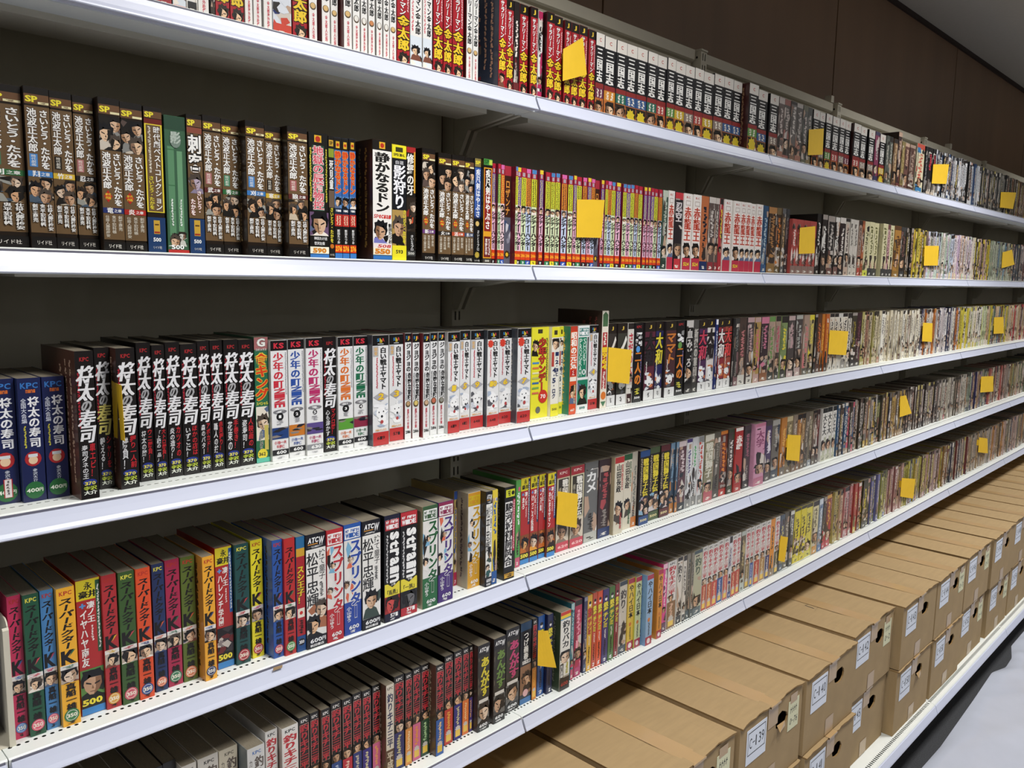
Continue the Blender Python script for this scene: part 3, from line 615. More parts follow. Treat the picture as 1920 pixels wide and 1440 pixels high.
@style
def yama(p, R, c1, c2, tx='大和'):
    p.b('241c18', 0, .12); p.h('J', 'd8b84a', .5, .06, .26, .05); p.b(c1, .12, .86); p.v(tx, c2, .5, .14, .56, .96, off=.05, out='1a1414', slant=.15); p.fine(R, 'e8e4dc', .22, .5, .68, .16, 9); p.shapes(R, ('f0f0f0', 'd8dce0', '5a5a60', 'c8784a', 'e8e8e8'), .64, .87, .08, .92, n=12); p.e('ececec', .5, .76, .26); p.e('2a2a2e', .55, .79, .06); p.b('dcdcdc', .87, 1); p.fine(R, '2a2a2a', .5, .90, .96, .3, 3)
    return '%s paperback, %s brush title, white foot' % (hexname(c1), hexname(c2)), '241c1c', '2a2426', 'b8b0a8'
@style
def futari(p, R, c):
    p.b('171416', 0, 1); p.h('KPC', 'a82c30', .5, .05, .6, .035); p.shapes(R, ('e8e8e8', 'c8c8c8', 'f0f0f0', '8a8a8a'), .12, .29, .1, .9, n=12); p.e(c, .45, .33, .24); p.v('二人の', 'd8802c', .5, .35, .78, .80, off=.05); p.fine(R, '8a7ab0', .85, .4, .75, .14, 9); p.fine(R, 'd8d050', .5, .82, .90, .7, 3); p.h('500', 'e8e8e8', .5, .94, .7, .03)
    return 'black paperback with orange characters under a white blotch', '171416', '1a1a20', '8a8a80'
@style
def superk(p, R, c, kc, oc, tx='1a1514'):
    p.b(c, 0, 1); p.h('KPC', 'e4dc50' if c in ('23543c','3c5a2c','25345f','94243c','1e4a48','b02c28') else 'b83428', .5, .04, .7, .032); p.v('スーパードクター', tx, .50, .075, .44, .78, off=.045, slant=.15); p.h('K', tx, .5, .50, .86, .11, off=.05); p.lay += 1; p.poly([(.52, .50), (.90, .452), (.70, .46)], kc)
    p.b('e4e0dc', .555, .585); p.fine(R, kc, .5, .56, .58, .8, 2); p.art(R, 'b8a898', .585, .685, n=1); p.v('真船一雄', tx, .52, .69, .885, .58, off=.04); p.e(oc, .5, .925, .42); p.e('f0ece4', .5, .925, .33); p.e(oc, .5, .925, .30); p.h('350', 'f2ecdc', .5, .925, .56, .03, off=.03); p.fine(R, tx, .5, .965, .985, .5, 2)
    return '%s paperback with black slanted katakana and large black K' % {'c8325a':'pink','23543c':'green','4a84bc':'sky blue','f0b030':'golden yellow','b03034':'red','3c5a2c':'leaf green','dc5028':'orange','25345f':'navy','a8284a':'crimson','5a6a28':'olive','eca830':'amber','1e4a48':'dark teal','ecdc2c':'lemon yellow','2a54a0':'royal blue','b82c2c':'scarlet'}[c], c, {'f0b030':'c8a050','eca830':'c88838'}.get(c, c), '2a2018'
@style
def nagai(p, R, tx, c2, art='g', y='0'):
    p.b('e4d42c', 0, .15); p.h('永', '1a1a1a', .5, .05, .34, .06, off=.03); p.h('豪井', '1a1a1a', .48, .11, .75, .055, off=.05); p.b('b02c2c', .15, .66); p.b(c2, .02, .55, .80, 1.); p.fine(R, 'f0f0e8', .90, .05, .52, .12, 18); p.h('+', '5a9ad8', .24, .19, .26, .04, off=.06); p.v('凄ノ王', 'f4f2ee', .58, .165, .32, .34, off=.03); p.v(tx, 'f4f2ee', .27, .22, .22 + min(.42, .07 * len(tx)), .32, off=.03); p.fine(R, 'f4e0dc', .60, .34, .46, .14, 6)
    if art == 'g': p.b('5a8a44', .66, .87); p.art(R, None, .67, .87, n=1, pal=('e8e8d8', '101410', '2a4a24', '1a2a18', '406a34'))
    elif art == 'd': p.b('1c1618', .66, .87); p.shapes(R, ('6a2424', 'c8c0b8', '3a3438', '8a8080'), .66, .87, n=14)
    else: p.b('8a4a24', .66, .87); p.art(R, None, .67, .87, n=1, pal=('d8a060', '2a1410', 'e8a030', '6a2a18', 'c86a24'))
    p.b('151410', .87, .945); p.h('500', 'f0e040', .46, .905, .84, .05, out='2a2a10', off=.06); p.b('3a84c8', .945, 1)
    return 'red paperback with yellow top, yellow price, %s strip' % hexname(c2), 'a02828', '6a3a30', 'c8b8a0'
@style
def sushio(p, R):
    p.b('2a6a9a', 0, .10); p.b('a8242c', .10, .86); p.b('d0a030', .10, .17); p.v('スシ王子！', 'e8c030', .5, .25, .58, .86, off=.05, out='2a1410'); p.b('e8e0d0', .62, .70, .1, .9); p.e('c83028', .5, .66, .2); p.fine(R, '2a1410', .5, .72, .84, .6, 6); p.b('1c4a84', .86, 1); p.e('1a1a24', .5, .915, .4); p.h('350', 'f0f0f0', .5, .915, .6, .03)
    return 'slim red paperback with golden title and blue ends', '2a5a8a', '2a5a8a', 'c8b8a0'
@style
def atcw(p, R, m='0'):
    p.b('17171f', 0, .13); p.h('ATC', 'f2f2f2', .38, .055, .52, .05, off=.05, slant=.2); p.h('W', 'f2f2f2', .78, .07, .28, .075, off=.04, slant=.2); p.b('d0903c', .085, .093, .1, .6); p.fine(R, 'd8d8d8', .5, .105, .12, .8, 2); p.b('e9e7e2', .13, .90); p.v('松平忠輝', '1a1a1c', .32, .16, .64, .62, off=.02); p.v('捨て童子', '1a1a1c', .80, .15, .41, .34, off=.005); p.fine(R, '3a3a3c', .76, .43, .56, .24, 9)
    p.art(R, None, .58, .90, n=1 if m == '1' else 2, pal=('dfb48c', '17171a', '8a8a86' if m == '0' else '2c5a5a', 'a86a4a', '3a4a44')); p.b('17171f', .90, 1); p.h('600円', 'f4f4f4', .55, .935, .8, .04); p.h('秋田書店', 'f0f0f0', .5, .975, .7, .025)
    return 'white paperback with thin black brush title, black price foot', '20202a', '1c1c22', 'b8b8b8'
@style
def spr(p, R, c, tc, tb):
    p.b(tb, 0, .14); p.b('f0f0ee' if c != 'd8a030' else 'c8b020', .035, .13, .06, .94); p.h('My First', tb, .5, .06, .8, .03, off=.04); p.h('WIDE', tb, .5, .10, .8, .045, off=.06); p.b('e2e0dc', .14, .70); p.b(c, .70, 1); p.art(R, None, .15, .72, .0, .55, n=2, pal=('f0cca8', '17120f', 'e8e4e0', 'd86a50', '7ab0d0')); p.v('スプリンター', tc, .66, .14, .86, .64, off=.055, out='f0f0ee'); p.v('小山ゆう', 'f2f2f0', .26, .74, .88, .28, off=.02); p.h('600', 'f4f4f2', .55, .935, .6, .04); p.fine(R, 'f0f0f0', .5, .96, .985, .4, 2)
    nm = {'b82c34':'red','2c4aa0':'blue','2a6a40':'green','4a3078':'purple','d8a030':'mustard'}[c]
    return 'white and %s paperback with big %s katakana title' % (nm, nm), 'd0c8c0' if c == 'd8a030' else c, 'c0b090', '5a4a40'
@style
def strain(p, R, k):
    top = '1c1c34' if k == '1' else 'b83038'
    p.b('141214', 0, 1); p.b(top, 0, .13); p.h('My First', 'f2f2f2', .5, .055, .85, .028); p.h('WIDE', 'f2f2f2', .5, .10, .85, .05, off=.05)
    if k == '1': p.b('b83038', .045, .14, .06, .94); p.h('My First', 'f2f2f2', .5, .065, .8, .028); p.h('WIDE', 'f2f2f2', .5, .11, .8, .045, off=.05)
    p.r('strain', 'f4f4f2', .64, .16, .64, .62, off=.05); p.fine(R, 'd8d8d8', .18, .18, .63, .16, 16); p.b('e4d43c', .64, .76); p.lay += 1; p.poly([(.2, .64), (.5, .68), (.9, .64)], '161414'); p.h('「馬勇」' if k == '1' else '「一族」', '161414', .5, .725, .95, .05, off=.03); p.h('上巻' if k == '1' else '下巻', 'f0f0ee', .55, .652, .3, .022)
    p.art(R, '8a1c20' if k == '1' else '2c2c2e', .76, .92, n=1, pal=('c84a44', '200c0c', '6a1818', 'a02c2c', '3a1010') if k == '1' else ('6a6a6c', '141414', '3a3a3c', '4a4a4c', '222')); p.b(top, .92, 1); p.h('571', 'f4f4f2', .6, .945, .5, .04); p.fine(R, 'f0f0f0', .5, .972, .99, .4, 2)
    return 'black paperback, sideways white lettering, yellow band, %s face' % ('red' if k == '1' else 'grey'), '17171c', '1a1a1e', '5a5a5a'
@style
def suruga(p, R):
    p.b('1c1c1c', 0, 1); p.b('d0d430', .03, .11, .1, .92); p.fine(R, '2a2a1a', .4, .04, .1, .4, 3); p.e('1c1c1c', .75, .07, .14); p.b('e6e4e0', .16, .86, .05, .72); p.v('駿河城御前試合', '161414', .40, .17, .85, .66, off=.045); p.b('b02c48', .14, .70, .76, .97); p.fine(R, 'f0e0e0', .865, .15, .68, .12, 20); p.b('d8a838', .93, .98, .05, .95); p.fine(R, '3a2a10', .5, .935, .975, .8, 2)
    return 'thick black paperback with white panel and rough black brush title', '1a1a1a', '20201e', '7a7a76'
@style
def sengoku(p, R, c, y='0'):
    if y == '0':
        p.b('a8343c', 0, .105); p.h('KPC', 'f0d8d0', .5, .05, .6, .035); p.b('c8c0a0', .105, .90); p.b('3a342c', .12, .62, .12, .90); p.v('戦国獅子伝', 'eeeae0', .64, .13, .62, .44, off=.05, out='2a241c'); p.v('横山光輝', 'c8c0a8', .25, .22, .5, .2, off=.0); p.art(R, 'd8ccb8', .64, .90, n=1, pal=('d8b090', '3a2c24', '6a5a4c', '8a7a6c', '4a4038')); p.b('c84858', .89, 1); p.h('620', 'f0c8c8', .55, .945, .8, .035)
        return 'tan and dark paperback with white boxed title and pink foot', '8a7a5c', '6a5a48', '3a2c20'
    p.b('221c18', 0, 1); p.b(c, 0, .085); p.v('戦国獅子伝', 'e0cc38', .60, .11, .62, .56, off=.05, out='1a140c'); p.fine(R, 'b8a890', .16, .1, .6, .2, 16); p.art(R, None, .62, .87, n=3, pal=('e0c0b0', '2a2430', '8ab0c8', 'b08a98', 'd8d0d0')); p.b(c, .88, 1); p.h('500', 'e8d8a0', .5, .94, .7, .035)
    return 'dark paperback with yellow outlined title and %s ends' % hexname(c), '221c1c', '2a2424', '8a8078'
@style
def yamada(p, R, c, t2):
    p.b('d8d0bc', 0, 1); p.b(c, 0, .08); p.v('山田長政', '1c1a18', .44, .09, .46, .52, off=.045); p.v(t2, c, .82, .10, .44, .24, off=.01); p.art(R, None, .46, .90, n=1, pal=('dca070', '17120f', '4a4038', 'e8e0d0', '8a6a4c')); p.v('山田長政', c, .75, .72, .94, .24, off=.03)
    return 'cream paperback with black title and %s small lettering' % hexname(c), 'd0c8b4', 'b8a888', '6a5040'
@style
def tsuri(p, R, c, t='f0b848', w='0'):
    base = '17130f' if w == '0' else 'dcdad6'
    p.b(base, 0, 1); p.h('KPC', 'e8e6e2' if w == '0' else '1c1c1c', .5, .04, .62, .032); p.b('d8a090' if w == '0' else 'e8d0c8', .072, .505, .07, .93); p.b(base, .076, .501, .10, .90); p.v('釣りキチ三平', 'b82c34', .5, .075, .50, .84, off=.05); p.art(R, None, .50, .60, n=1, pal=('dcb088', '2a1c14', 'b08858', '8a6a44', '5a4030')); p.b(c, .60, 1); p.fine(R, t, .5, .63, .83, .5, 8); p.burst('c8c0b8', .5, .875, .36); p.b('e8c04a', .89, .965, .2, .8)
    return '%s paperback, stacked red title, %s lower half' % ('black' if w == '0' else 'white', hexname(c)), base, '5a4438' if w == '0' else 'b8b0a8', 'b8a890'
@style
def kamu(p, R, c, k):
    p.b(c, 0, 1); p.h('KPC', k, .55, .05, .5, .032); p.v('釣りキチ三平', '5a5048', .68, .09, .72, .54, off=.035); p.v('カムチャッカ', '4a4440', .20, .10, .52, .22, off=.0); p.b('8a8074', .74, 1); p.art(R, None, .76, .97, n=1)
    return 'thick %s paperback, brown brush title, %s letters on top' % (hexname(c), hexname(k)), c, '6a7478', 'b8c0c4'
@style
def heisei(p, R):
    p.b('d4ccbc', 0, 1); p.h('KPC', '4a4038', .5, .04, .7, .032); p.v('釣りキチ三平', '222a50', .5, .09, .66, .78, off=.03); p.b('5a4434', .68, 1); p.v('平成版', 'd8ccb4', .5, .70, .97, .8, off=.03)
    return 'cream paperback with dark blue brush title and brown foot', 'c8c0b0', '5a4030', 'd8c8b0'
@style
def nanki(p, R, c):
    p.b('17161a', 0, .13); p.h('ATC', 'f0f0f0', .38, .06, .52, .05, off=.05, slant=.2); p.h('W', 'f0f0f0', .78, .075, .28, .07, off=.04, slant=.2); p.b('2a261e', .13, .62); p.v('あんがす', c, .6, .15, .60, .74, off=.05, out='1a1612'); p.shapes(R, ('3a3428', '5a5040'), .14, .6, 0, .3, n=5); p.b('d8d4cc', .63, .67, .1, .9); p.art(R, '6a6a68', .67, .90, n=1, pal=('c8a488', '1a1818', '8a8a8a', '4a4a4c', 'b8b8b4')); p.b('17161a', .90, 1); p.h('600', 'f0f0f0', .5, .935, .7, .04); p.fine(R, 'e0e0e0', .5, .965, .985, .7, 2)
    return 'dark paperback with %s brush title and black price foot' % hexname(c), '1c1a1a', '3a2c28', '8a8078'
@style
def tsuge(p, R):
    p.b('1c2028', 0, 1); p.b('2c4a6a', 0, .10); p.v('つげ義春', 'f0eee8', .5, .12, .46, .46, off=.02); p.b('f0eee8', .47, .51, .2, .92); p.h('傑作選', '1c1c20', .56, .49, .66, .03); p.art(R, '8a6448', .53, .88, n=1, pal=('d8b088', '2a1c14', 'c8a070', '4a3828', 'e0d0b0')); p.e('d8a8a8', .5, .87, .24); p.b('3a70a8', .93, 1)
    return 'dark paperback with white vertical title and brown picture', '1c2028', '1c2028', '6a6a6a'
@style
def tekken(p, R, c, t='e8d838', w='0'):
    p.b(c, 0, 1); p.e('e8e4e0', .5, .13, .2); p.e('1a1a1a', .5, .10, .26, .02); p.v('鉄拳チンミ', t, .5, .17, .52, .86, off=.055, out='2a2418'); p.fine(R, 'f0ece0', .5, .54, .66, .3, 8); p.fine(R, '1c1a1a', .5, .68, .9, .4, 8); p.fine(R, 'f0f0f0', .5, .93, .98, .6, 2)
    return '%s paperback with bold %s title in the upper half' % (hexname(c), hexname(t)), c, c, '4a4038'
@style
def baka(p, R):
    p.b('c83c2c', 0, .045); p.b('e8c838', .045, .085); p.b('4a8ab0', .085, .10); p.b('e4e2da', .10, .82); p.v('釣りバカ', '1c1c1c', .55, .12, .46, .72, off=.04); p.art(R, None, .50, .66, n=1, pal=('d0a078', '1c1814', '8a7a5a', 'c8b890', '4a4034')); p.b('1c1a18', .66, .84, .05, .38); p.v('矢口高雄', 'f0f0ec', .21, .67, .83, .26); p.fine(R, 'b8b020', .72, .66, .8, .3, 7); p.b('241a18', .84, 1); p.h('600', 'a83028', .5, .92, .7, .05)
    return 'white paperback with red and yellow stripes and black brush title', 'b8b0a0', '3c4a38', '8a8a7a'
@style
def yaha(p, R, c, e):
    p.b('a83448', 0, .07); p.b(c, .07, .88); p.v('やハイ日本', '1c1a1c', .5, .09, .56, .74, off=.03); p.e('c87838', .45, .64, .2); p.fine(R, '3a3838', .5, .68, .86, .3, 12); p.b('a83448', .88, 1); p.e('e8d8d8', .5, .94, .26)
    return '%s paperback with crimson ends and black brush title' % hexname(c), c, e, '1c1c1c'
@style
def g(p, R, base, tc, bot, tx='', art='1'):
    """a book whose lettering cannot be read in the photograph"""
    k = R.randrange(4); dk = '2a2422' if sum(lin(base)) > .25 else '9a9088'
    p.b(base, 0, 1)
    pal = (bot, base, dk, tc, 'cfc6bc', '3a302c', 'b89a84')
    if k != 1: p.b(R.choice((bot, dk, tc)), 0, .05 + .06 * R.random())
    p.shapes(R, pal, .08, .95, n=9)
    if tx: p.b(base, .10, .16 + min(.75, .13 * len(tx)), .08, .94); p.v(tx, tc, .5, .12, .12 + min(.75, .13 * len(tx)), .8, off=.045)
    else:
        y0 = .12 + .08 * R.random(); y1 = y0 + .30 + .22 * R.random(); n = R.randrange(5, 9)
        if k < 3: p.b(base, y0 - .01, y1 + .01, .12, .92)
        p.fine(R, tc, .55, y0, y1, .62, n)
        if k in (0, 2): p.fine(R, dk, .16, .15, .55, .16, 12)
    if k in (0, 3): ya = R.uniform(.60, .72); p.art(R, None, ya, ya + .16, n=1, pal=('c8a284', '1f1a18', 'bfb6ac', bot, base))
    elif k == 1: p.fine(R, dk, .5, .64, .86, .5, 7)
    else: p.shapes(R, pal, .60, .88, n=8)
    p.b(bot, .90 - .05 * R.random(), 1, 0 if k else .1, 1 if k else .9); p.fine(R, 'e8e4dc' if sum(lin(bot)) < 1.2 else '2a2626', .5, .935, .975, .6, 2)
    return '%s paperback with %s lettering and %s foot' % (hexname(base), hexname(tc), hexname(bot)), base, base, tc

# ------------------------------------------------------------------ the rows of books, left to right
# "u0 u1 style" : picture columns of the spine's lower corners; s = how many columns of its left cover show; h = height; Y = how far back the spines stand
ROWS = {}
ROWS['top'] = '''Y .035 H .166
293 322 g:1c1c1e:e8e4dc:a03034
324 349 kwf
350 371 g:e8e6e0:1c1c1e:2a2a2c 
372 392 kw:w
395 401 g:2a2422:8a7a6a:3a3028
402 431 kr s=1
432 458 kr
460 474 kw:w
476 491 kw:w
495 511 kw:w
512 547 g:d8dce4:1c2c6a:c84838
549 577 kr
580 595 kw:g s=3
604 619 kw:g s=7
621 634 kw:g
645 660 kw:g s=8
662 675 kw:w
677 689 kw:w
691 703 kw:o
706 717 kw:w
719 730 kw:w
731 743 kw:g
744 768 kr
769 791 kwf
792 810 kwf
812 830 kr
831 847 kr
848 868 kr
874 885 kw:g s=4
886 896 kw:g
934 948 kr:2a3246 s=36
948 961 kr
962 972 g:241c1c:e8e0d8:6a2a2c
973 988 kr
993 1006 kr s=4
1007 1015 g:e6e4e2:1a1a1c:b02c58
1023 1037 kr s=6
1037 1052 kr
1056 1068 kr
1069 1082 kr
1083 1098 kr
1101 1113 kr
1114 1130 sg:m H .164
1131 1152 sg:o
1152 1172 sg:t
1172 1191 sg:b
1191 1210 sg:b
1210 1229 sg:t
1229 1246 sg:r
1246 1263 sg:g
1263 1281 sg:y
1281 1298 sg:w
1298 1315 sg:r
1315 1334 sg:y
1335 1353 sg:w H .168
1353 1370 sg:b
1370 1386 sg:b
1400 1417 sg:g s=11
1417 1434 sg:b
1439 1455 sg:w
1456 1466 g:6a5c58:c8bcb4:a87868
1466 1477 g:5a5450:c8bcb4:a06860
1478 1489 g:6a6460:d0c8c0:8a6a58
1489 1500 g:5a5450:b8b0a8:a87868
1501 1510 g:5a5c58:c8bcb4:6a6a58
1510 1518 g:4a4c48:c0b8b0:8a7a58
1520 1532 sg:r
1532 1542 sg:w
1543 1555 sg:g
1556 1569 sg:r
1569 1580 sg:w
1580 1590 sg:m
1596 1609 sg:r s=5
1609 1620 sg:w
1624 1635 sg:w
1636 1644 g:8a3a5a:d8c8c8:3a3a5a
1645 1655 sg:y
1657 1663 g:5a6058:b8b4a8:4a5048
1663 1669 g:5a6058:b8b4a8:6a6a58
1671 1678 g:8a6a4a:c8b088:6a4a40
1678 1685 g:3a2826:c8a890:6a3a34 h=.196
1686 1692 g:8a7a4a:b8a070:6a4a40
1692 1700 g:6a4840:c8a890:5a3a34
1701 1711 g:5a4038:a89080:4a302c
1714 1728 g:d8d0b0:c05040:3a78a8 H .181
1730 1735 g:1c1c20:8a8a8a:2a2a2e
1735 1743 g:1c1a1c:d04050:c8b8a8
1744 1750 g:1c1a1c:d04050:c8b8a8
F .55 2a2c30/1c1c20/d8d8dc/e8e8ea/34486a/3a3a3e/c8ccd0 1751 1832
F .5 3a3a3a/2a2a2c/6a6460/8a8880/1c1c1e 1832 1880
F .5 5a5044/8a6a50/3a4038/6a4a3c/a89880/b8a040 1880 2010
'''
ROWS['second'] = '''Y .03 H .185
-22 55 sp:剣:2f6b3c:4a7a5a
59 106 sp:翔:3a78b8:4a88c8 s=3
106 147 sp:竹:d9b53a:241c14
148 186 sp:忍:1f1a18:b87878 y=.034
195 235 sf:竜:24306a s=7
235 276 sf:炎:b02820
278 312 jidai
315 355 bamboo h=.178
356 385 shikaku h=.183
386 420 sp:武:5a2420:b07070
420 453 sp:秀:2f6b3c:4a8a6a
465 500 sp:刈:3a78b8:4a88c8 s=12
500 530 sp:寒:d9b53a:241c14
542 579 sp:狼:5a2420:a86060 s=11
581 617 jigoku
617 628 shimi h=.183
628 642 don:1 h=.183
642 655 don:2 h=.183
655 668 don:3 h=.184
699 735 donw s=30
735 762 kage h=.183 y=.012
762 779 shura h=.183 y=.012
791 815 sf:新:6a3a78 s=12
821 845 sf:火:1f1a18
846 870 sf:活:c05030
870 887 sf:水:3a4a6a
888 900 haya:b
901 921 haya:r y=.022
921 927 ch:r:v:k H .181
928 937 ch:r:g:g y=.022
937 944 ch:p:r:b
944 956 chm y=.036
956 966 ch:b:y:y y=.024
966 975 ch:y:v:k
975 984 ch:r:y:g
984 993 ch:p:o:b
994 1004 ch:b:y:y
1005 1016 ch:y:v:k y=.025
1020 1029 ch:r:y:g
1029 1038 ch:b:y:y
1038 1047 ch:b:y:g
1050 1060 ch:p:o:b
1062 1071 ch:b:y:y
1071 1078 ch:y:v:k
1078 1087 ch:r:y:g
1089 1097 ch:p:o:k
1097 1105 ch:y:v:k
1105 1112 ch:p:o:b
1112 1120 chm y=.036
1120 1129 ch:y:v:k
1129 1136 ch:r:y:g
1136 1143 ch:p:o:b
1143 1150 ch:b:y:y
1150 1160 ch:y:v:k
1164 1171 ch:b:y:y
1171 1178 ch:b:v:k
1178 1185 ch:b:y:g
1186 1192 ch:r:o:b
1193 1200 ch:r:y:y
1203 1209 ch:y:v:g
1209 1215 ch:y:v:k
1216 1222 ch:r:v:g
1222 1229 ch:r:y:k
1230 1237 ch:r:o:b
1238 1248 g:3a5044:b8c0b0:2c3c34 H .181
1249 1260 w524:0
1261 1276 g:221c20:d8d0d0:c03840:忍空
1278 1293 w524:1 s=2
1295 1310 w524:1
1310 1324 g:b86a40:1c1c28:1c2c5a
1324 1337 g:5a4c48:c8c0b8:8a3038
1337 1344 g:5a4c48:c8c0b8:8a3038
1344 1351 g:a83038:e0cc40:a83038
1353 1367 w524:0
1371 1384 w524:1 s=2
1384 1394 w524:0
1394 1403 w524:0
1403 1411 w524:0
1413 1425 w524:0
1426 1435 g:2a4a6a:a8b8c0:3a5a80
1436 1451 g:3a2a20:a87848:8a6a40
1451 1460 g:3a2a20:c87838:6a5a40
1460 1468 g:5a4a38:b89870:5a5a5c
1469 1475 g:2a2a2c:6a6a6a:3a3a3c
1479 1490 g:a84a44:e8d0c8:8a7068 h=.155 y=.02
1490 1502 g:a84a44:e8d0c8:8a7068 h=.155 y=.02
1502 1514 g:a84a44:e8d0c8:8a7068 h=.155 y=.02
1514 1526 g:a84a44:e8d0c8:8a7068 h=.155 y=.02
1527 1535 g:1e1a18:d8d4cc:2a2422
1535 1546 g:241c1a:d8d4cc:3a302c
1547 1560 g:1e1a1a:b8b0a8:6a4a44
1561 1569 g:2a2422:d8d4cc:7a5a54
1569 1580 g:2a1a1a:d0c8c0:2a2224
1580 1588 g:b8b0a4:5a4c48:c0a898
1588 1596 g:c4beb4:6a645e:c8c0b4
1596 1604 g:c4beb4:6a645e:c8c0b4
1604 1611 g:a08878:5a4038:b0483c
1611 1616 g:a8603c:4a2a20:8a4a30
1616 1625 g:c8c09c:5a5a3c:c8cc50
1625 1634 g:cfc8a0:6a6a40:3a3a3a
1634 1642 g:cfc8a0:6a6a40:3a3a3a
1650 1659 g:cfc8a0:6a6a40:3a3a3a s=7
1659 1664 g:c8a0a0:6a4040:3a3a3a
1664 1671 g:cfc8a0:6a6a40:3a3a3a
1672 1684 g:a87838:5a3a20:8a6830
1684 1694 g:2a221c:6a4a44:3a3a3a
F .6 3a3428/c8a840/5a4a30/b8a050/1c1c20/d8c850 1695 1733
F .85 d8c8d0/e0d8c8/d8b8a0/c8d0e0/e8dce0/d0b8d0/c8d8c8/e4d8b0 1733 1822
F .7 c8a8a0/c0b030/2a2420/d0b838/3a2c28 1822 1852
F .6 a8ac98/b8bca8/6a8aa0/98a088/8a8070/c8ccb8 1852 1893
F .4 4a505a/5a5a5c/7a5a58/3a444c/6a6460 1893 2030
'''
ROWS['third'] = '''Y .044 H .185
-10 40 mini:1 h=.153
45 89 mini h=.153 y=.033 s=4
90 132 mini h=.153 y=.036
153 188 sushi:車エビ！:寿司ダネの王:0 y=.032 s=22
188 216 sushi:シャリを:鍛える！:1 y=.041
228 263 sushi:握り一人前:勝負！:0 s=11
265 292 sushi:ウニ勝負！:将太の賭！:0 h=.189
293 317 sushi:大トロ勝負！:「上穂の一品」:0
318 345 sushi:カツオの:炎の造り！:0 h=.188
346 376 sushi:ほかの店は:いずこに！:0
377 399 sushi:アボカド！:森のバター:0 h=.188
400 423 sushi:赤貝握り！:職人の技:0 h=.188
425 452 sushi:手巻き！:花束の:0 h=.188
452 480 sushi:人映画の:姿寿司！:0 h=.187
481 507 shoku h=.190
510 542 nine:c83040:1:24407a s=4
543 573 nine:2c50a0:2:c8782c
575 607 nine:b83068:5:5a4a88:630 s=3
608 632 sushi:マグロ勝！:心も溶かす:0
634 663 nine:d8702c:3:5a9a38 s=3
664 690 nine:1c6a48:4:8a2c44
699 729 ww:2:619 s=9
730 756 ww:3:571
759 771 jojo:b89870 s=2
773 786 jojo:d8c070 s=2
793 805 jojo:c8a888 s=6
806 819 jojo:c06a50
821 833 jojo:8a8a80
834 861 ww:1:619 y=.034
861 880 ww:5:612
881 905 ww:9:648
912 934 ww:10:648:r s=6
934 957 ww:6:620:r
968 993 ww:7:620:r s=11
994 1026 sunday
1031 1046 roku s=5
1046 1053 roku
1066 1079 showa s=13
1080 1101 short s=2
1101 1118 ww:4:571
1124 1136 y1964 h=.215 s=4 y=.034
1136 1152 yama:3a3430:e8e4dc:イ
1154 1172 yama:3c3c34:e8e8e0:イ
1173 1184 g:d8d4cc:b83040:3a1c20:さだの太郎
1185 1201 futari:5a9ad8 s=2
1205 1224 yama:5a2838:2a2428 s=3
1225 1239 yama:2c2c5a:e0d040
1244 1263 yama:4a2c30:c87838:ママト s=4
1264 1279 futari:6a9a50
1282 1295 g:1a1818:c8c4c0:2a2626:血みどろ
1296 1305 g:4a4846:c0bcb4:3a3836:新撰の軍団
1306 1321 yama:4a2c50:c04058
1321 1335 yama:d8d0cc:2a2224
1336 1341 g:24306a:e8e8f0:24306a
1342 1354 yama:8a3038:e8e0dc
1354 1367 yama:9a4a3c:d84848
1368 1372 g:1a1818:5a5a5a:2a2626
1373 1381 g:3a3836:7a7874:7a5a5c
1381 1394 g:4a3a34:c07878:c8c4bc
1396 1409 g:4a4040:b89898:c8c4bc s=1
1410 1421 g:a88a50:c86a7a:b89890
1422 1436 g:3a2c30:c87890:8a5a3c
1437 1448 g:a89080:6a9050:3c3c38
1448 1458 g:a08878:b85068:3c3c38
1460 1471 g:7a8a5a:e0cc40:3c3c38
1473 1485 g:4a4240:b89898:b8a09c
1487 1499 g:4a4240:a8a8a0:b8a09c
1502 1512 g:a08878:c87878:5a564c
1512 1521 g:a89868:d8c840:5a564c
1522 1527 g:1e1a18:3a3a3a:2a2626
1527 1535 g:5a3a28:c86a3c:4a3028
1535 1541 g:b8702c:e0a848:3a2a20
1542 1549 g:b8602c:d89840:3a2a20
1550 1558 g:d0c8b8:3a3434:c8c4bc
1558 1566 g:d0c8b8:3a3434:c8c4bc
1566 1574 g:d8d0c0:3a3434:c8c4bc
1574 1583 g:d8d0c0:4a4444:8a8680
1583 1591 g:d0c8b8:4a4444:8a8680
1592 1601 g:3a3428:8a7a30:2a2626
1601 1610 g:3a2024:6a4048:2a2020
F .9 d8c8a8/c8b898/a8a060/b0806a/d0c4a4 1611 1645
F 1 e4dcc8/e8e4d8/dcd4c0/ece8dc/e0d8c4/d8ccb0/5a3c30 1645 1720
F .8 c87838/e4dcc8/d8d0d0/2c3048/e8e4e0/3a3c58 1720 1795
F .9 e0d8c0/d8c850/e8e0d4/d0b090/c8d0a0/e8e4d8 1795 1850
F .7 6a4a3c/4a6a5a/8a4a5a/c8b850/5a7a8a/d8c0a0 1850 1885
F .7 d8c0a0/b83038/c8b090/5a3a38/e0d0b8 1885 2030
'''
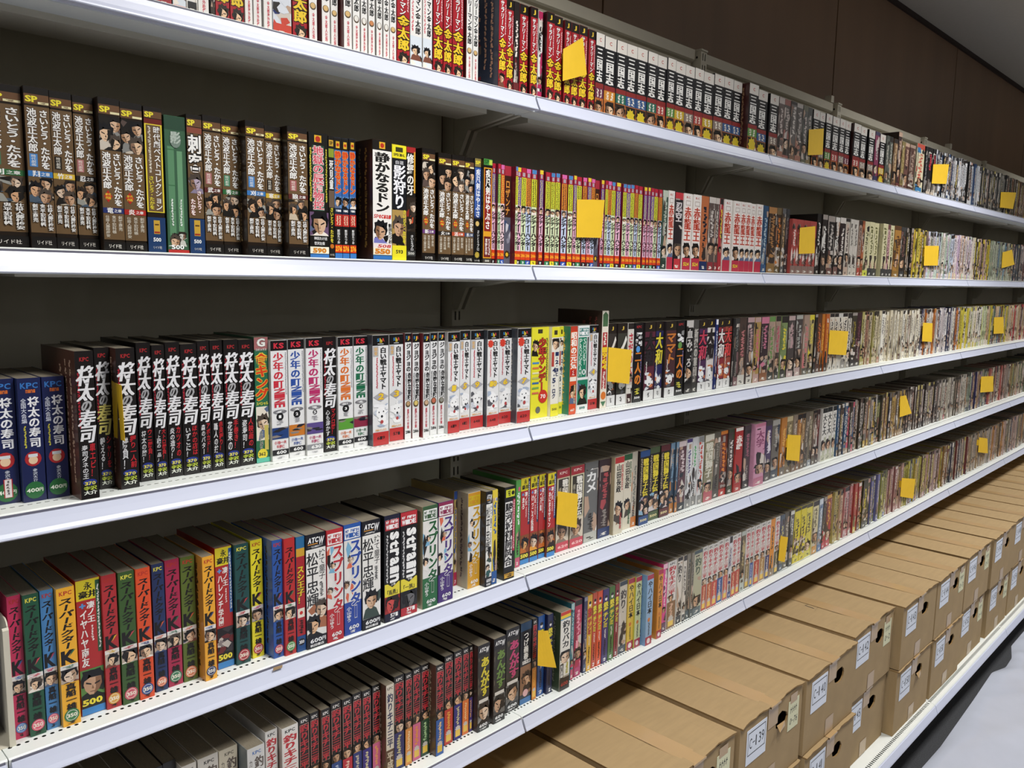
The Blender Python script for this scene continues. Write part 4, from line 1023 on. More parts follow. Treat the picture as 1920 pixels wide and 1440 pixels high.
ROWS['fourth'] = '''Y .038 H .186
29 55 superk:c8325a:3a6ab0:4a84c8
57 88 superk:23543c:c84858:d85870 y=.033
89 114 superk:4a84bc:c04060:d85870
119 153 superk:f0b030:2a6a4a:3a7a4a s=5
154 199 nagai:イヤハヤ南友:2c5a3c:g
201 229 superk:b03034:d8b030:d8a040 y=.035
232 262 superk:3c5a2c:b84850:c85868 s=3
264 291 superk:dc5028:2a3a78:2a4a88 y=.030
293 316 superk:25345f:d0603c:d8704c
317 344 superk:a8284a:2c6a50:3a7a58
346 372 superk:5a6a28:d0603c:d07850
386 408 superk:eca830:2a4a88:24345f s=12
409 440 nagai:ハレンチ学園:2a5aa0:d
445 471 superk:1e4a48:b83038:a83038 s=4
474 496 superk:ecdc2c:b83068:b83038
514 533 superk:2a54a0:c84858:c04858 s=14 y=.018 Y .012
534 556 superk:b82c2c:3a7a4a:5a9a58
558 574 sushio y=.009
576 613 atcw:0 Y .006
614 645 spr:b82c34:b82c34:b82c34
646 678 spr:2c4aa0:2c4aa0:2c5aa8
679 714 atcw:1
721 750 strain:1 s=4
751 782 strain:2
792 820 spr:2a6a40:1c5a30:3a5a3a s=8 Y .006
821 849 spr:4a3078:4a3078:8a2c50
850 856 g:b8a060:3a5aa0:b03050 y=.05
873 899 spr:d8a030:c89a20:c8902c s=20
899 921 atcw:2
921 931 g:e0c840:2a5aa0:2a5a9a
944 964 suruga s=12 y=.008
965 974 g:5aa050:f0f0f0:c85878 y=.038 Y .042 H .182
974 991 nagai:まろ:2c3a5a:b
992 1007 nagai:けっこう仮面:2c3a5a:b
1008 1020 nagai:ズバ蛮:2c3a5a:b
1024 1039 nagai:おにまるサマン:2c4a8a:b s=4
1041 1065 sengoku:a8343c:0
1067 1092 sengoku:a8343c:0
1093 1118 g:6a6a68:e8e8e6:b8b8b0:カメ
1119 1142 g:3a2a2c:a8484c:2c3c6a
1149 1166 yamada:b03030:風雲児 s=7
1166 1181 yamada:2c5a38:風雲児
1181 1191 g:b8b0a0:7a7a70:c87838
1196 1214 sengoku:2a4a80:1 s=5
1214 1233 sengoku:4a5a3a:1
1234 1252 sengoku:5a2428:1
1253 1261 g:3a4a5a:7a98b0:b87838
1261 1268 g:3a4a5a:7a98b0:b87838
1268 1282 g:5a3c44:d8c8c8:2a3038
1283 1293 g:d8d8d8:4a3a78:8a8a88
1294 1303 g:d8d8d8:4aa058:8a8a88
1304 1315 g:d8d8d8:c04838:8a8a88 s=2
1317 1334 g:8a8468:d8d4c4:b86068:戦国獅子
1334 1346 g:5a5448:8a847a:4a4440
1346 1359 g:6a2c20:d88030:b02c28
1361 1372 g:4a3c38:d8d0c8:3a4430
1374 1388 g:a8302c:f0e8e0:a8302c:赤壁 s=2
1391 1403 g:4a3c40:a06070:2a2a2c
1411 1430 g:c890a8:8a4868:b87088:大学 s=7
1431 1442 g:4a3a5a:d8d0d8:4a4040
1443 1457 g:6a645c:a8a49c:3a4250 H .178
1460 1470 g:b87838:e0b060:6a6058
1470 1481 g:8a7a58:c8b890:6a5848
1481 1490 g:8a7a6a:c8b8a8:6a5040
1490 1498 g:a87038:c89860:6a5040
1498 1505 g:8a6a44:c0a078:5a4838
1505 1512 g:6a6054:a89c8c:4a443c
1512 1519 g:7a705c:b0a48c:8a9098
1519 1526 g:6a584c:a8988a:5a5044
1526 1532 g:5a2c28:8a4a44:3a2a28
1537 1546 g:dcd8d0:2a2a2a:b8b8a0:大と大
1546 1555 g:dcd8d0:2a2a2a:b8b8a0:大と大
1555 1563 g:dcd8d0:2a2a2a:b8b8a0:大と大
F .75 8a7a68/a89478/3c342c/c05868/5a4a40/3a5a7a 1566 1608
F .7 b89838/4a4438/8a6450/5a6450/a8a098/3a3834 1608 1658
F .75 8a6a44/3a3a4a/b09050/6a6058/a88858 1659 1688
F .65 3a3434/5a4c44/8a8078/2a2020/b8a8a0/6a5c54 1688 1760
F .75 8a8078/b8b0a0/5a5448/a03038/c8c0b4 1760 1806
F .7 a88868/8a9080/2c2c50/b09878/7a8470/a08890 1806 1850
F .7 a86058/8a7a58/6a4a40/b8a890/5a6a50/2a2a34/9a8a80 1850 2040
'''
ROWS['fifth'] = '''Y .030 H .179 T 1
340 368 kamu:c8c4bc:2a2a2a
370 409 kamu:c4c0b8:2a2826
410 445 kamu:c0b8a4:5a5448
463 496 kamu:ccccca:3a68a8 s=17
497 520 tsuri:b85878:e8a0b0:1
528 559 tsuri:c05a78:d8a0c0:1 s=8
560 580 tsuri:8a5a3a
581 598 tsuri:5a4a3a
602 619 tsuri:6a4a34 s=4
620 640 tsuri:2c4a8a:b8c8e0
641 660 tsuri:b83040:f0d0c0
661 678 tsuri:2c3a7a:c8c0a8
679 696 tsuri:3a3080:d8d0a0
698 713 tsuri:d06a90:e8a858
724 739 heisei s=10
739 758 tsuri:30346a:d0c890
760 773 tsuri:d89048:e8d0a8
774 789 tsuri:d06a90:e89838
790 805 tsuri:2c4a34:b8d8a0
818 833 tsuri:2a5aa0:e8c890 s=12
834 850 tsuri:c03c30:e8b048
852 867 tsuri:2c2c7a:d0c890
868 880 tsuri:e07838:f0c890
881 887 tsuri:4a3a7a
897 919 nanki:d8c830 s=9
927 949 nanki:6a8a3c s=7
950 975 nanki:c04070
977 998 tsuge
999 1008 tsuri:d88830 h=.179
1010 1022 tekken:2a5aa0
1028 1038 tekken:20244a s=5
1052 1071 baka s=13
1072 1078 g:3a7a88:a8c8c8:c04868
1079 1092 g:b03050:e8a0b0:b03068
1092 1098 g:3a3a5a:8a8aa0:4a5a7a B
1096 1107 tekken:d8a838:c83828
1108 1116 tekken:c05038
1117 1126 tekken:d8542c
1127 1138 tekken:3a2c6a
1139 1149 tekken:4a7034
1150 1157 tekken:8a3038
1158 1172 g:c8c0b0:3a3430:3a4450:釣り
1174 1186 yaha:d8b848:a86a3c
1188 1199 yaha:c8d0a0:b8c050 s=3
1209 1221 yaha:90b0d0:7aa0c8 s=10
1230 1239 yaha:d89038:c88438 s=8
1239 1247 g:d84890:f0c8d8:5a2c4a
1248 1264 tsuri:8a6a4c:e0b8a0:1
1266 1275 g:dcd6cc:2a2624:2a2a2c:釣り
1277 1283 g:dcd6cc:3a3634:3a3a3c
1284 1291 g:8a8478:3a3834:3a4a50
1292 1297 g:8a8478:2a2a28:3a4a50
1297 1312 g:b8b89c:4a5a48:4a5a60:釣り
1313 1322 tsuri:b85848:e8c0a0:1
1322 1332 tsuri:c06040:e8c0a0:1
1332 1342 tsuri:c8504c:e8c0a0:1
1342 1352 tsuri:3a5a98:c8d0e0:1
1353 1362 tsuri:c06060:e8c0a0:1
1363 1368 g:dcdce4:2a347a:2a347a
1368 1377 tsuri:b84840:e8c0a0:1
1377 1384 tsuri:c05850:e8c0a0:1
1385 1393 g:6a5c44:b8a878:b8c0b8
1394 1402 tsuri:8a7a5a:d0c0a0:1
1402 1409 tsuri:3a5aa0:c8d0e0:1
1411 1421 tsuri:b84840:e8c0a0:1
1422 1431 tsuri:b08858:e0d0a8:1
1432 1440 tsuri:3a3a6a:c8c8d8:1
1440 1448 g:e09030:3a2a18:8a7050
1449 1457 tsuri:4a4a38:c8c0a8:1
1458 1466 g:5a5a6a:c8c078:4a5a6a
1466 1475 g:6a6258:b8b0a0:5a5448
1476 1484 g:5a5a5a:d8d8d0:4a4a48
1485 1496 g:dccc30:3a3420:d8c830
1496 1507 g:dccc30:3a3420:d8c830
1507 1518 g:dcd058:4a4430:d0c850
1519 1530 g:d0c8a0:6a6240:c8903c
1531 1538 g:8a98a8:d0d8e0:4a6a98
1539 1545 g:24201e:6a5a3c:b8303c
1545 1554 g:8a3830:d8a040:b8303c
F .8 a89858/b8a868/c8a890/b0a060 1555 1577
F .85 c8b8ac/d8d0c8/c0a0a0/b87878 1577 1594
F .7 a84840/c8b048/5a3a30 1594 1611
1612 1622 g:3a3418:c8b838:2a2614
F .75 8a8a48/9a9a58/5a5a38/6a6a9a/a8a858 1623 1660
F .75 b08880/a89068/c0a098/8a5a58 1660 1690
F .75 5a6a8a/a8a048/8a3a34/b8a048/9a8a80 1690 1720
F .7 c0a8a8/b08a88/a89848/5a4438/c8c060/8a6a3c 1720 1770
F .7 3a3834/b8a048/8a8478/3a3a4a/a09490/6a3a38 1770 1810
F .75 a09488/b0a498/8a8478/a89070 1810 1850
F .7 8a8478/6a5c50/5a5a6a/a08868/b88858/c0a8a0/b09890 1850 2050
'''

# ------------------------------------------------------------------ building the books
BD = .128
def u_shape(T, H, D, th=.0006, ch=.0010):
    """paper cover: two sides and a spine with softened corners, open at the fore edge"""
    out = [(0, D), (0, ch), (ch, 0), (T - ch, 0), (T, ch), (T, D)]
    inn = [(T - th, D), (T - th, ch + th), (T - ch - th, th), (ch + th, th), (th, ch + th), (th, D)]
    pts = out + inn; k = len(pts)
    V = [(x, y, 0) for x, y in pts] + [(x, y, H) for x, y in pts]
    F = []
    for i in range(k):
        j = (i + 1) % k
        F += [(i, j, k + j), (i, k + j, k + i)]
    for i in range(5):
        a, b, c, d = i, i + 1, k - 2 - i, k - 1 - i
        F += [(b, a, d), (b, d, c), (k + a, k + b, k + c), (k + a, k + c, k + d)]
    return np.array(V, float), np.array(F)
def box_arr(x0, x1, y0, y1, z0, z1):
    m = MB(); m.box(x0, x1, y0, y1, z0, z1)
    return np.array(m.V, float), np.array([t for f in m.F for t in ((f[0], f[1], f[2]), (f[0], f[2], f[3]))])
_cache = {}
def book_arrays(key, T, H, side):
    ck = (key, side > 0)
    if ck not in _cache:
        a = key.split(':'); R = random.Random(key)
        p = Print(T, H); look, body, sc, si = STY[a[0]](p, R, *a[1:])
        V, F = u_shape(T, H, BD); C = np.tile((*lin(body), 1), (len(V), 1))
        left = [0, 1, 10, 11, 12, 13, 22, 23]
        if side:
            for i in left: C[i] = (*lin(sc), 1)
        P = box_arr(.0007, T - .0007, .0007, BD - .0005, .0004, H - .0004)
        side_pr = None
        if side:
            q = Print(BD * .9, H); q.fine(R, si, .12, .06, .9, .07, 14); q.fine(R, si, .26, .06, .8, .07, 13); q.fine(R, si, .42, .1, .5, .1, 6); q.shapes(R, (si, body, sc, '6a5a4c'), .5, .97, .35, .98, n=10)
            a_, b_, c_ = q.arrays(); side_pr = (np.stack([a_[:, 1], .004 + a_[:, 0], a_[:, 2]], 1), b_[:, ::-1], c_)
        _cache[ck] = dict(look=look, T=T, H=H, cover=(V, F, C), pages=P, pr=p.arrays(), side=side_pr, me=None)
    return _cache[ck]
books = []            # (tier, x, y, z, T, H, key, side, look, px area)
rj = random.Random(7)
TZ = dict(TIERS)
for tn, txt in ROWS.items():
    z = TZ[tn]; ybase = .04; hbase = .182; top = False; ylast = .04; xlast = -9
    fillk = 0
    for ln in txt.strip().splitlines():
        w = ln.split(); i = 0
        if w[0] == 'F':                       # a stretch of spines only a few pixels wide
            cols = w[2].split('/'); x = max(px_x(float(w[3]), ybase, z), xlast + .0006); xe = px_x(float(w[4]), ybase, z)
            xe = min(xe, XR - .03)
            while x < xe:
                fillk += 1
                T = rj.uniform(.013, .024); c1 = rj.choice(cols); c2 = rj.choice(cols); c3 = rj.choice(cols)
                tc = '2c2624' if sum(lin(c1)) > .7 else rj.choice(('d8d0c4', 'c8b870', 'c8a090', 'e0d8cc'))
                H = hbase + rj.uniform(-.004, .004)
                books.append([tn, x, ybase + rj.uniform(-.003, .006), z, T, H, 'g:%s:%s:%s' % (c1, tc, c3), 0, None])
                x += T + rj.choice((.0003, .0003, .0008, .003))
            xlast = x; continue
        if w[0] == 'Y':
            for q in range(0, len(w), 2):
                if w[q] == 'Y': ybase = float(w[q+1])
                elif w[q] == 'H': hbase = float(w[q+1])
                elif w[q] == 'T': top = True
            continue
        u0, u1, key = float(w[0]), float(w[1]), w[2]
        s = 0; H = hbase + rj.uniform(-.0008, .0008); y = None
        q = 3
        while q < len(w):
            k = w[q]
            if k[:2] == 's=': s = float(k[2:])
            elif k[:2] == 'h=': H = float(k[2:])
            elif k[:2] == 'y=': y = float(k[2:])
            elif k == 'Y': ybase = float(w[q+1]); q += 1
            elif k == 'H': hbase = float(w[q+1]); H = hbase; q += 1
            elif k == 'B': top = False
            q += 1
        zz = z + (H if top else (.012 if tn in ('top', 'second') else 0.))
        if y is None: y = ybase + rj.uniform(-.002, .002)
        x0 = px_x(u0, y, zz)
        if s:                                  # stands proud of its left neighbour by what the photograph shows of its cover
            yn = max(ylast, y)
            lo, hi = yn - .06, yn
            for _ in range(30):
                y = (lo + hi) / 2; x0 = px_x(u0, y, zz)
                uu = proj((x0, yn, zz))[0]
                if u0 - uu > s: lo = y
                else: hi = y
            y = max(y, .004); x0 = px_x(u0, y, zz)
        x1 = px_x(u1, y, zz)
        x0 = max(x0, xlast + .0003); T = max(x1 - x0 - .0003, .006)
        books.append([tn, x0, y, z, T, H, key, s, None]); xlast = x0 + T; ylast = y
        if s and s > 5 and key.split(':')[0] not in ('nanki', 'baka'): ybase_keep = ybase
# the shelf goes on to the left of the photograph
for tn, z in TIERS:
    xs = min(b[1] for b in books if b[0] == tn) - .001
    if tn == 'fourth': xs = X_SEAM0 - .02
    while xs > XL + .06:
        T = rj.uniform(.018, .03); xs -= T + .0004
        books.append([tn, xs, .045, z, T, rj.uniform(.180, .186), 'g:%s:%s:%s' % (rj.choice(('5a4632', '1c1a1c', 'd8d4cc', '24305a', 'a83038')), rj.choice(('e8e0d0', 'c8a040')), rj.choice(('2a2426', '8a3030', 'c8b040'))), 0, None])
for b in books:
    A = book_arrays(b[6], b[4], b[5], b[7]); b[8] = A['look']
    u0, v0 = proj((b[1], b[2], b[3])); u1, v1 = proj((b[1] + b[4], b[2], b[3] + b[5]))
    on = u1 > 4 and u0 < 1916 and v1 < 1436 and v0 > 4
    b.append((min(u1, 1920) - max(u0, 0)) * (min(v0, 1440) - max(v1, 0)) if on else 0)
order = sorted(range(len(books)), key=lambda i: -books[i][9])
single = set(i for i in order[:312] if books[i][9] > 0)
cnt = {}; tot = {}
for b in books:
    if b[9] > 0: tot[(b[0], b[8])] = tot.get((b[0], b[8]), 0) + 1
sv = []; sf_ = []; sc_ = []; sm_ = []; sn = 0
for i in sorted(range(len(books)), key=lambda i: (books[i][0], books[i][1])):
    tn, x, y, z, T, H, key, side, look, ar = books[i]
    A = _cache[(key, side > 0)]
    sx, sz = T / A['T'], H / A['H']
    if ar > 0: cnt[(tn, look)] = cnt.get((tn, look), 0) + 1
    if i in single:
        if A['me'] is None:
            V, F, C = A['cover']; P = A['pages']; pv, pf, pc = A['pr']
            A['me'] = [('cover', make_mesh('cover', V, F, [M['cover']], colors=C)), ('page_block', make_mesh('page_block', P[0], P[1], [M['pages']])), ('spine_print', make_mesh('spine_print', pv, pf, [M['print']], colors=pc))]
            if A['side']: A['me'].append(('cover_print', make_mesh('cover_print', A['side'][0], A['side'][1], [M['print']], colors=A['side'][2])))
        n_, t_ = cnt[(tn, look)], tot[(tn, look)]
        lab = '%s, %s' % (look, ('only one, %s shelf' % tn) if t_ == 1 else '%s from left, %s shelf' % (ordinal(n_), tn))
        o = thing('paperback_book', lab, 'book', (x, y, z + .0001), group='paperbacks on the %s shelf' % tn)
        o.scale = (sx, 1, sz)
        for nm, me in A['me']: link(nm, me, o)
    else:
        off = np.array([x, y, z + .0001]); sc = np.array([sx, 1, sz])
        parts = [(A['cover'], 0), ((A['pages'][0], A['pages'][1], np.tile((*lin('a69c88'), 1), (8, 1))), 1)]
        parts.append((A['pr'], 2))
        for (V, F, C), m in parts:
            sv.append(V * sc + off); sf_.append(F + sn); sn += len(V); sc_.append(C); sm_.append(np.full(len(F), m))
me = make_mesh('distant_paperbacks', np.concatenate(sv), np.concatenate(sf_), [M['cover'], M['pages'], M['print']], np.concatenate(sm_), np.concatenate(sc_))
o = link('distant_paperbacks', me); tag(o, 'narrow paperbacks crowding the far end of all five shelves', 'books', kind='stuff')
print('BOOKS', len(books), 'single', len(single), 'styles', len(_cache), 'tris', len(me.polygons))

# ------------------------------------------------------------------ yellow cards tucked between the books
CARDS = [  # tier, four picture corners (top left, top right, bottom right, bottom left)
 ('top', (1056,92),(1092,70),(1100,140),(1055,152)), ('top', (1517,243),(1544,241),(1542,290),(1515,291)), ('top', (1750,308),(1779,308),(1774,345),(1747,344)), ('top', (1877,360),(1905,361),(1899,392),(1875,389)),
 ('second', (1082,374),(1133,375),(1127,446),(1081,445)), ('second', (1500,427),(1528,424),(1527,475),(1498,476)), ('second', (1734,461),(1760,461),(1758,498),(1732,498)), ('second', (1880,473),(1897,468),(1902,496),(1878,503)),
 ('third', (209,713),(229,722),(235,827),(214,819)), ('third', (1141,651),(1184,656),(1179,720),(1139,715)), ('third', (1556,619),(1590,621),(1586,666),(1553,664)), ('third', (1731,605),(1748,606),(1747,641),(1729,640)), ('third', (1864,595),(1881,594),(1882,625),(1863,626)),
 ('fourth', (1046,921),(1083,926),(1081,990),(1043,983)), ('fourth', (1477,815),(1501,816),(1498,865),(1474,862)), ('fourth', (1688,743),(1698,741),(1709,775),(1687,782)), ('fourth', (1840,706),(1862,705),(1862,734),(1838,736)),
 ('fifth', (1009,1182),(1027,1182),(1043,1252),(1008,1248)), ('fifth', (1464,1005),(1477,1007),(1471,1054),(1459,1051)), ('fifth', (1691,896),(1716,898),(1712,935),(1688,931)), ('fifth', (1836,820),(1851,822),(1852,850),(1834,848))]
def px_on_y(u, v, y):
    d = RC.T @ np.array([u - 960.0, v - 720.0, FPX]); k = (y - CAM_Y) / d[1]
    return np.array([0, CAM_Y, CAM_Z]) + d * k
rank = {}
for tn, *q in CARDS:
    rank[tn] = rank.get(tn, 0) + 1
    near = [b for b in books if b[0] == tn and abs(b[1] - px_on_y(*q[0], .03)[0]) < .06]
    yf = min([b[2] for b in near] + [.05]) - .003
    yr = yf - .006
    c = [px_on_y(*q[0], yf), px_on_y(*q[1], yr), px_on_y(*q[2], yr), px_on_y(*q[3], yf)]
    if tn == 'third' and rank[tn] == 1:        # stands out edge-on from between two black spines
        c = [px_on_y(*q[0], .036), px_on_y(*q[1], .016), px_on_y(*q[2], .016), px_on_y(*q[3], .036)]
    c = [np.array(p) for p in c]; base = (c[3] + c[2]) / 2
    # sheet with a slight bow, real thickness, and the tongue that is held between two books
    V = []; F = []; K = 5
    nrm = np.cross(c[1] - c[0], c[3] - c[0]); nrm /= np.linalg.norm(nrm)
    if nrm[1] > 0: nrm = -nrm
    for sgn in (0, 1):
        for j in range(K + 1):
            for i in range(K + 1):
                a, b = i / K, j / K
                p = (c[0] * (1 - a) + c[1] * a) * (1 - b) + (c[3] * (1 - a) + c[2] * a) * b
                p = p + nrm * (.0025 * math.sin(a * 2.6) * (1 - .5 * b)) - nrm * .0004 * sgn - base
                V.append(p)
    N = (K + 1) ** 2
    for j in range(K):
        for i in range(K):
            a = j * (K + 1) + i; F += [(a, a + K + 1, a + K + 2, a + 1), (N + a, N + a + 1, N + a + K + 2, N + a + K + 1)]
    rim = [i for i in range(K + 1)] + [(j + 1) * (K + 1) + K for j in range(K)] + [K * (K + 1) + i for i in reversed(range(K))] + [j * (K + 1) for j in reversed(range(1, K))]
    for a, b in zip(rim, rim[1:] + rim[:1]): F.append((a, b, N + b, N + a))
    t = thing('yellow_card', 'blank yellow card tucked among the books, %s from the left on the %s shelf' % (ordinal(rank[tn]), tn), 'card', tuple(base), group='yellow cards between the books')
    link('sheet', make_mesh('sheet', V, F, [M['card']], smooth=False), t)
    row = [b[1] - .00022 for b in books if b[0] == tn and c[0][0] + .002 < b[1] < c[1][0] - .002]
    if row and not (tn == 'fifth' and rank[tn] == 1):                                    # the tongue held between two spines, hidden behind the sheet
        gx = min(row); f = (gx - c[0][0]) / (c[1][0] - c[0][0]); pt = c[0] * (1 - f) + c[1] * f - base
        mb = MB(); mb.quad((gx - base[0], .05 - base[1], pt[2] - .040), (gx - base[0], .05 - base[1], pt[2] - .012), (gx - base[0], pt[1] + .001, pt[2] - .012), (gx - base[0], pt[1] + .001, pt[2] - .040)); mb.obj('tongue', M['card'], t)

# ------------------------------------------------------------------ cardboard boxes on the base decks
rb = random.Random(3)
def txt_mesh(text, x0, z0, w, h, y, mat_, off=.0, slant=0.):
    V = []; F = []; n = 0; c = w / len(text)
    for i, ch in enumerate(text):
        if ch == ' ': continue
        gv, gf = glyph(ch, off)
        if not len(gv): continue
        mn, mx = gv.min(0), gv.max(0); g = (gv - mn) / np.maximum(mx - mn, .25)
        if ch == '-': g[:, 1] = g[:, 1] * .25 + .45
        X = x0 + c * i + c * .1 + g[:, 0] * c * .78 + slant * g[:, 1] * h; Z = z0 + g[:, 1] * h
        V.append(np.stack([X, np.full(len(X), y), Z], 1)); F.append(gf + n); n += len(X)
    return make_mesh('lettering', np.concatenate(V), np.concatenate(F), [mat_])
BW, BH, BDEP = .318, .215, .40
def make_box(x, y, z, label, code, w=BW, note=None, hole=True, rz=0., lift=0., torn=False, h=BH):
    t = thing('cardboard_box', label, 'box', (x, y, z), rz, group='cardboard boxes on the base decks')
    b = MB(); th = .004
    # front wall with a hand hole
    hx, hz, hw, hh = w * .655, h * .72, .030, .019
    if hole:
        k = 12; inn = [(hx + hw * math.cos(2*math.pi*i/k) * (1 + .15*rb.random()), hz + hh * math.sin(2*math.pi*i/k) * (1 + .3*rb.random())) for i in range(k)]
        out = []
        for i in range(k):
            a = 2*math.pi*i/k; dx, dz = math.cos(a), math.sin(a); s = 1e9
            if dx > 1e-6: s = min(s, (w - hx) / dx)
            if dx < -1e-6: s = min(s, -hx / dx)
            if dz > 1e-6: s = min(s, (h - hz) / dz)
            if dz < -1e-6: s = min(s, -hz / dz)
            out.append((hx + dx * s, hz + dz * s))
        corners = [(w, h), (0, h), (0, 0), (w, 0)]
        ring = []
        for i in range(k):
            j = (i + 1) % k
            b.poly([(out[i][0],0,out[i][1]), (inn[i][0],0,inn[i][1]), (inn[j][0],0,inn[j][1]), (out[j][0],0,out[j][1])])
            b.poly([(inn[i][0],0,inn[i][1]), (inn[i][0],th,inn[i][1]), (inn[j][0],th,inn[j][1]), (inn[j][0],0,inn[j][1])], 1)
            for cx, cz in corners:
                d1 = (out[i][0] in (0, w) and abs(out[i][0] - cx) < 1e-6) or abs(out[i][0]-cx) < 1e-6; 
                if (abs(out[i][0]-cx) < 1e-6 and abs(out[j][1]-cz) < 1e-6 and abs(out[i][1]-cz) > 1e-6 and abs(out[j][0]-cx) > 1e-6) or (abs(out[j][0]-cx) < 1e-6 and abs(out[i][1]-cz) < 1e-6 and abs(out[j][1]-cz) > 1e-6 and abs(out[i][0]-cx) > 1e-6):
                    b.poly([(out[i][0],0,out[i][1]), (out[j][0],0,out[j][1]), (cx,0,cz)])
        b.quad((hx-.06,.03,hz-.04),(hx+.06,.03,hz-.04),(hx+.06,.03,hz+.04),(hx-.06,.03,hz+.04), 2)  # dark sheet stands in for the shade inside the box
    else: b.quad((0,0,0),(w,0,0),(w,0,h),(0,0,h))
    b.quad((0,BDEP,0),(0,0,0),(0,0,h),(0,BDEP,h)); b.quad((w,0,0),(w,BDEP,0),(w,BDEP,h),(w,0,h)); b.quad((w,BDEP,0),(0,BDEP,0),(0,BDEP,h),(w,BDEP,h)); b.quad((0,0,0),(0,BDEP,0),(w,BDEP,0),(w,0,0))
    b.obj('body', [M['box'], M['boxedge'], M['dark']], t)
    # two top flaps meeting in the middle, the front rim slightly frayed and lifted
    for s in (0, 1):
        f = MB(); K = 8; xa, xb = (.0, w/2 - .001) if s == 0 else (w/2 + .001, w)
        fr = [(-.003 - .004 * rb.random()) for i in range(K + 1)]
        dz = [lift * math.sin(math.pi * (i / K if s == 0 else i / K)) * .6 + .001 * rb.random() for i in range(K + 1)]
        for i in range(K):
            a = xa + (xb - xa) * i / K; c2 = xa + (xb - xa) * (i + 1) / K
            f.quad((a, fr[i], h + .004 + dz[i]), (c2, fr[i+1], h + .004 + dz[i+1]), (c2, .10, h + .004), (a, .10, h + .004))
            f.quad((a, fr[i], h + dz[i]), (c2, fr[i+1], h + dz[i+1]), (c2, fr[i+1], h + .004 + dz[i+1]), (a, fr[i], h + .004 + dz[i]), 1)
            f.quad((a, .10, h + .004), (c2, .10, h + .004), (c2, BDEP, h + .004), (a, BDEP, h + .004))
        f.quad((xa, fr[0], h), (xa, fr[0], h + .004 + dz[0]), (xa, BDEP, h + .004), (xa, BDEP, h), 1); f.quad((xb, fr[-1], h + .004 + dz[-1]), (xb, fr[-1], h), (xb, BDEP, h), (xb, BDEP, h + .004), 1)
        f.obj('top_flap', [M['box'], M['boxedge']], t)
    tp = MB(); tx0, tx1 = w/2 - .025, w/2 + .025
    pts = [(-.0012, h - .055), (-.0012, h), (-.0078, h + .001), (-.0078, h + .0062), (.02, h + .0058), (BDEP, h + .0046)]
    for i in range(len(pts) - 1): tp.quad((tx0, pts[i][0], pts[i][1]), (tx1, pts[i][0], pts[i][1]), (tx1, pts[i+1][0], pts[i+1][1]), (tx0, pts[i+1][0], pts[i+1][1]))
    tp.obj('tape', M['tape'], t)
    tb = MB(); tb.quad((tx0, -.001, .002), (tx1, -.001, .002), (tx1, -.001, .05), (tx0, -.001, .05)); tb.obj('tape', M['tape'], t)
    if code:
        lx0, lx1, lz0, lz1 = w * .10, w * .40, h * .50, h * .92
        l = MB(); l.box(lx0, lx1, -.0012, -.0006, lz0, lz1); lab = l.obj('label_sheet', M['paper'], t)
        lt = txt_mesh(code, lx0 + .012, lz0 + (lz1 - lz0) * .42, (lx1 - lx0) - .022, .026, -.0014, M['ink'], off=.0); link('lettering', lt, lab)
        fm = MB()
        for a, b_, c, d in ((lx0+.006, lx1-.006, lz1-.010, lz1-.008), (lx0+.006, lx1-.006, lz0+.022, lz0+.024), (lx1-.0075, lx1-.006, lz0+.022, lz1-.008), (lx0+.006, lx0+.0075, lz0+.022, lz1-.008)): fm.quad((a,-.0014,c),(b_,-.0014,c),(b_,-.0014,d),(a,-.0014,d))
        fm.obj('printed_frame', M['ink'], lab)
    if note:
        nx0, nx1, nz0, nz1 = w * .76, w * .94, h * .50, h * .88
        l = MB(); l.box(nx0, nx1, -.0012, -.0006, nz0, nz1); nt = l.obj('note_sheet', M['note'], t)
        link('lettering', txt_mesh(note, nx0 + .008, nz0 + .014, (nx1 - nx0) - .014, .017, -.0014, M['ink'], slant=.2), nt)
        sc = MB()
        for i in range(4): a = nx0 + .010 + i * .0095; sc.poly([(a,-.0014,nz1-.034),(a+.0022,-.0014,nz1-.034),(a+.006,-.0014,nz1-.018),(a+.004,-.0014,nz1-.018)]); sc.poly([(a+.001,-.0014,nz1-.022),(a+.008,-.0014,nz1-.024),(a+.008,-.0014,nz1-.026),(a+.001,-.0014,nz1-.024)])
        sc.obj('scribble', M['ink'], nt)
        c = MB(); c.quad((nx0+.008,-.0016,nz1-.008),(nx1-.012,-.0016,nz1-.008),(nx1-.012,-.0016,nz1+.016),(nx0+.008,-.0016,nz1+.016)); c.obj('clear_tape', M['tape'], nt)
    if torn:
        f = MB(); f.quad((hx-.03,-.012,hz-.016),(hx+.012,-.004,hz-.018),(hx+.016,-.001,hz-.006),(hx-.026,-.001,hz-.004)); f.quad((hx-.026,-.001,hz-.004),(hx+.016,-.001,hz-.006),(hx+.012,-.003,hz-.018),(hx-.03,-.011,hz-.016), 1); f.obj('torn_flap', [M['tape'], M['boxedge']], t)
    return t
TOPX = [(-.40,-.235),(-.06,-.24),(.275,-.235),(.605,-.24),(.94,-.235),(1.275,-.233),(1.612,-.236),(1.945,-.240),(2.285,-.222),(2.622,-.245),(2.945,-.247),(3.285,-.244),(3.62,-.25),(3.95,-.245),(4.28,-.24),(4.61,-.25),(4.94,-.24),(5.27,-.245),(5.60,-.24),(5.93,-.24)]
BOTX = [(-.40,-.235),(-.06,-.235),(.28,-.24),(.61,-.24),(.945,-.235),(1.28,-.24),(1.615,-.238),(1.95,-.246),(2.285,-.214),(2.618,-.243),(2.955,-.246),(3.29,-.236),(3.655,-.241),(3.985,-.24),(4.315,-.235),(4.645,-.24),(4.975,-.24),(5.305,-.24),(5.635,-.24)]
codes_t = {5:'C-138',6:'C-139',7:'C-140',8:'C-142',9:'C-143',10:'C-144',11:'C-146',12:'C-147',13:'C-148'}
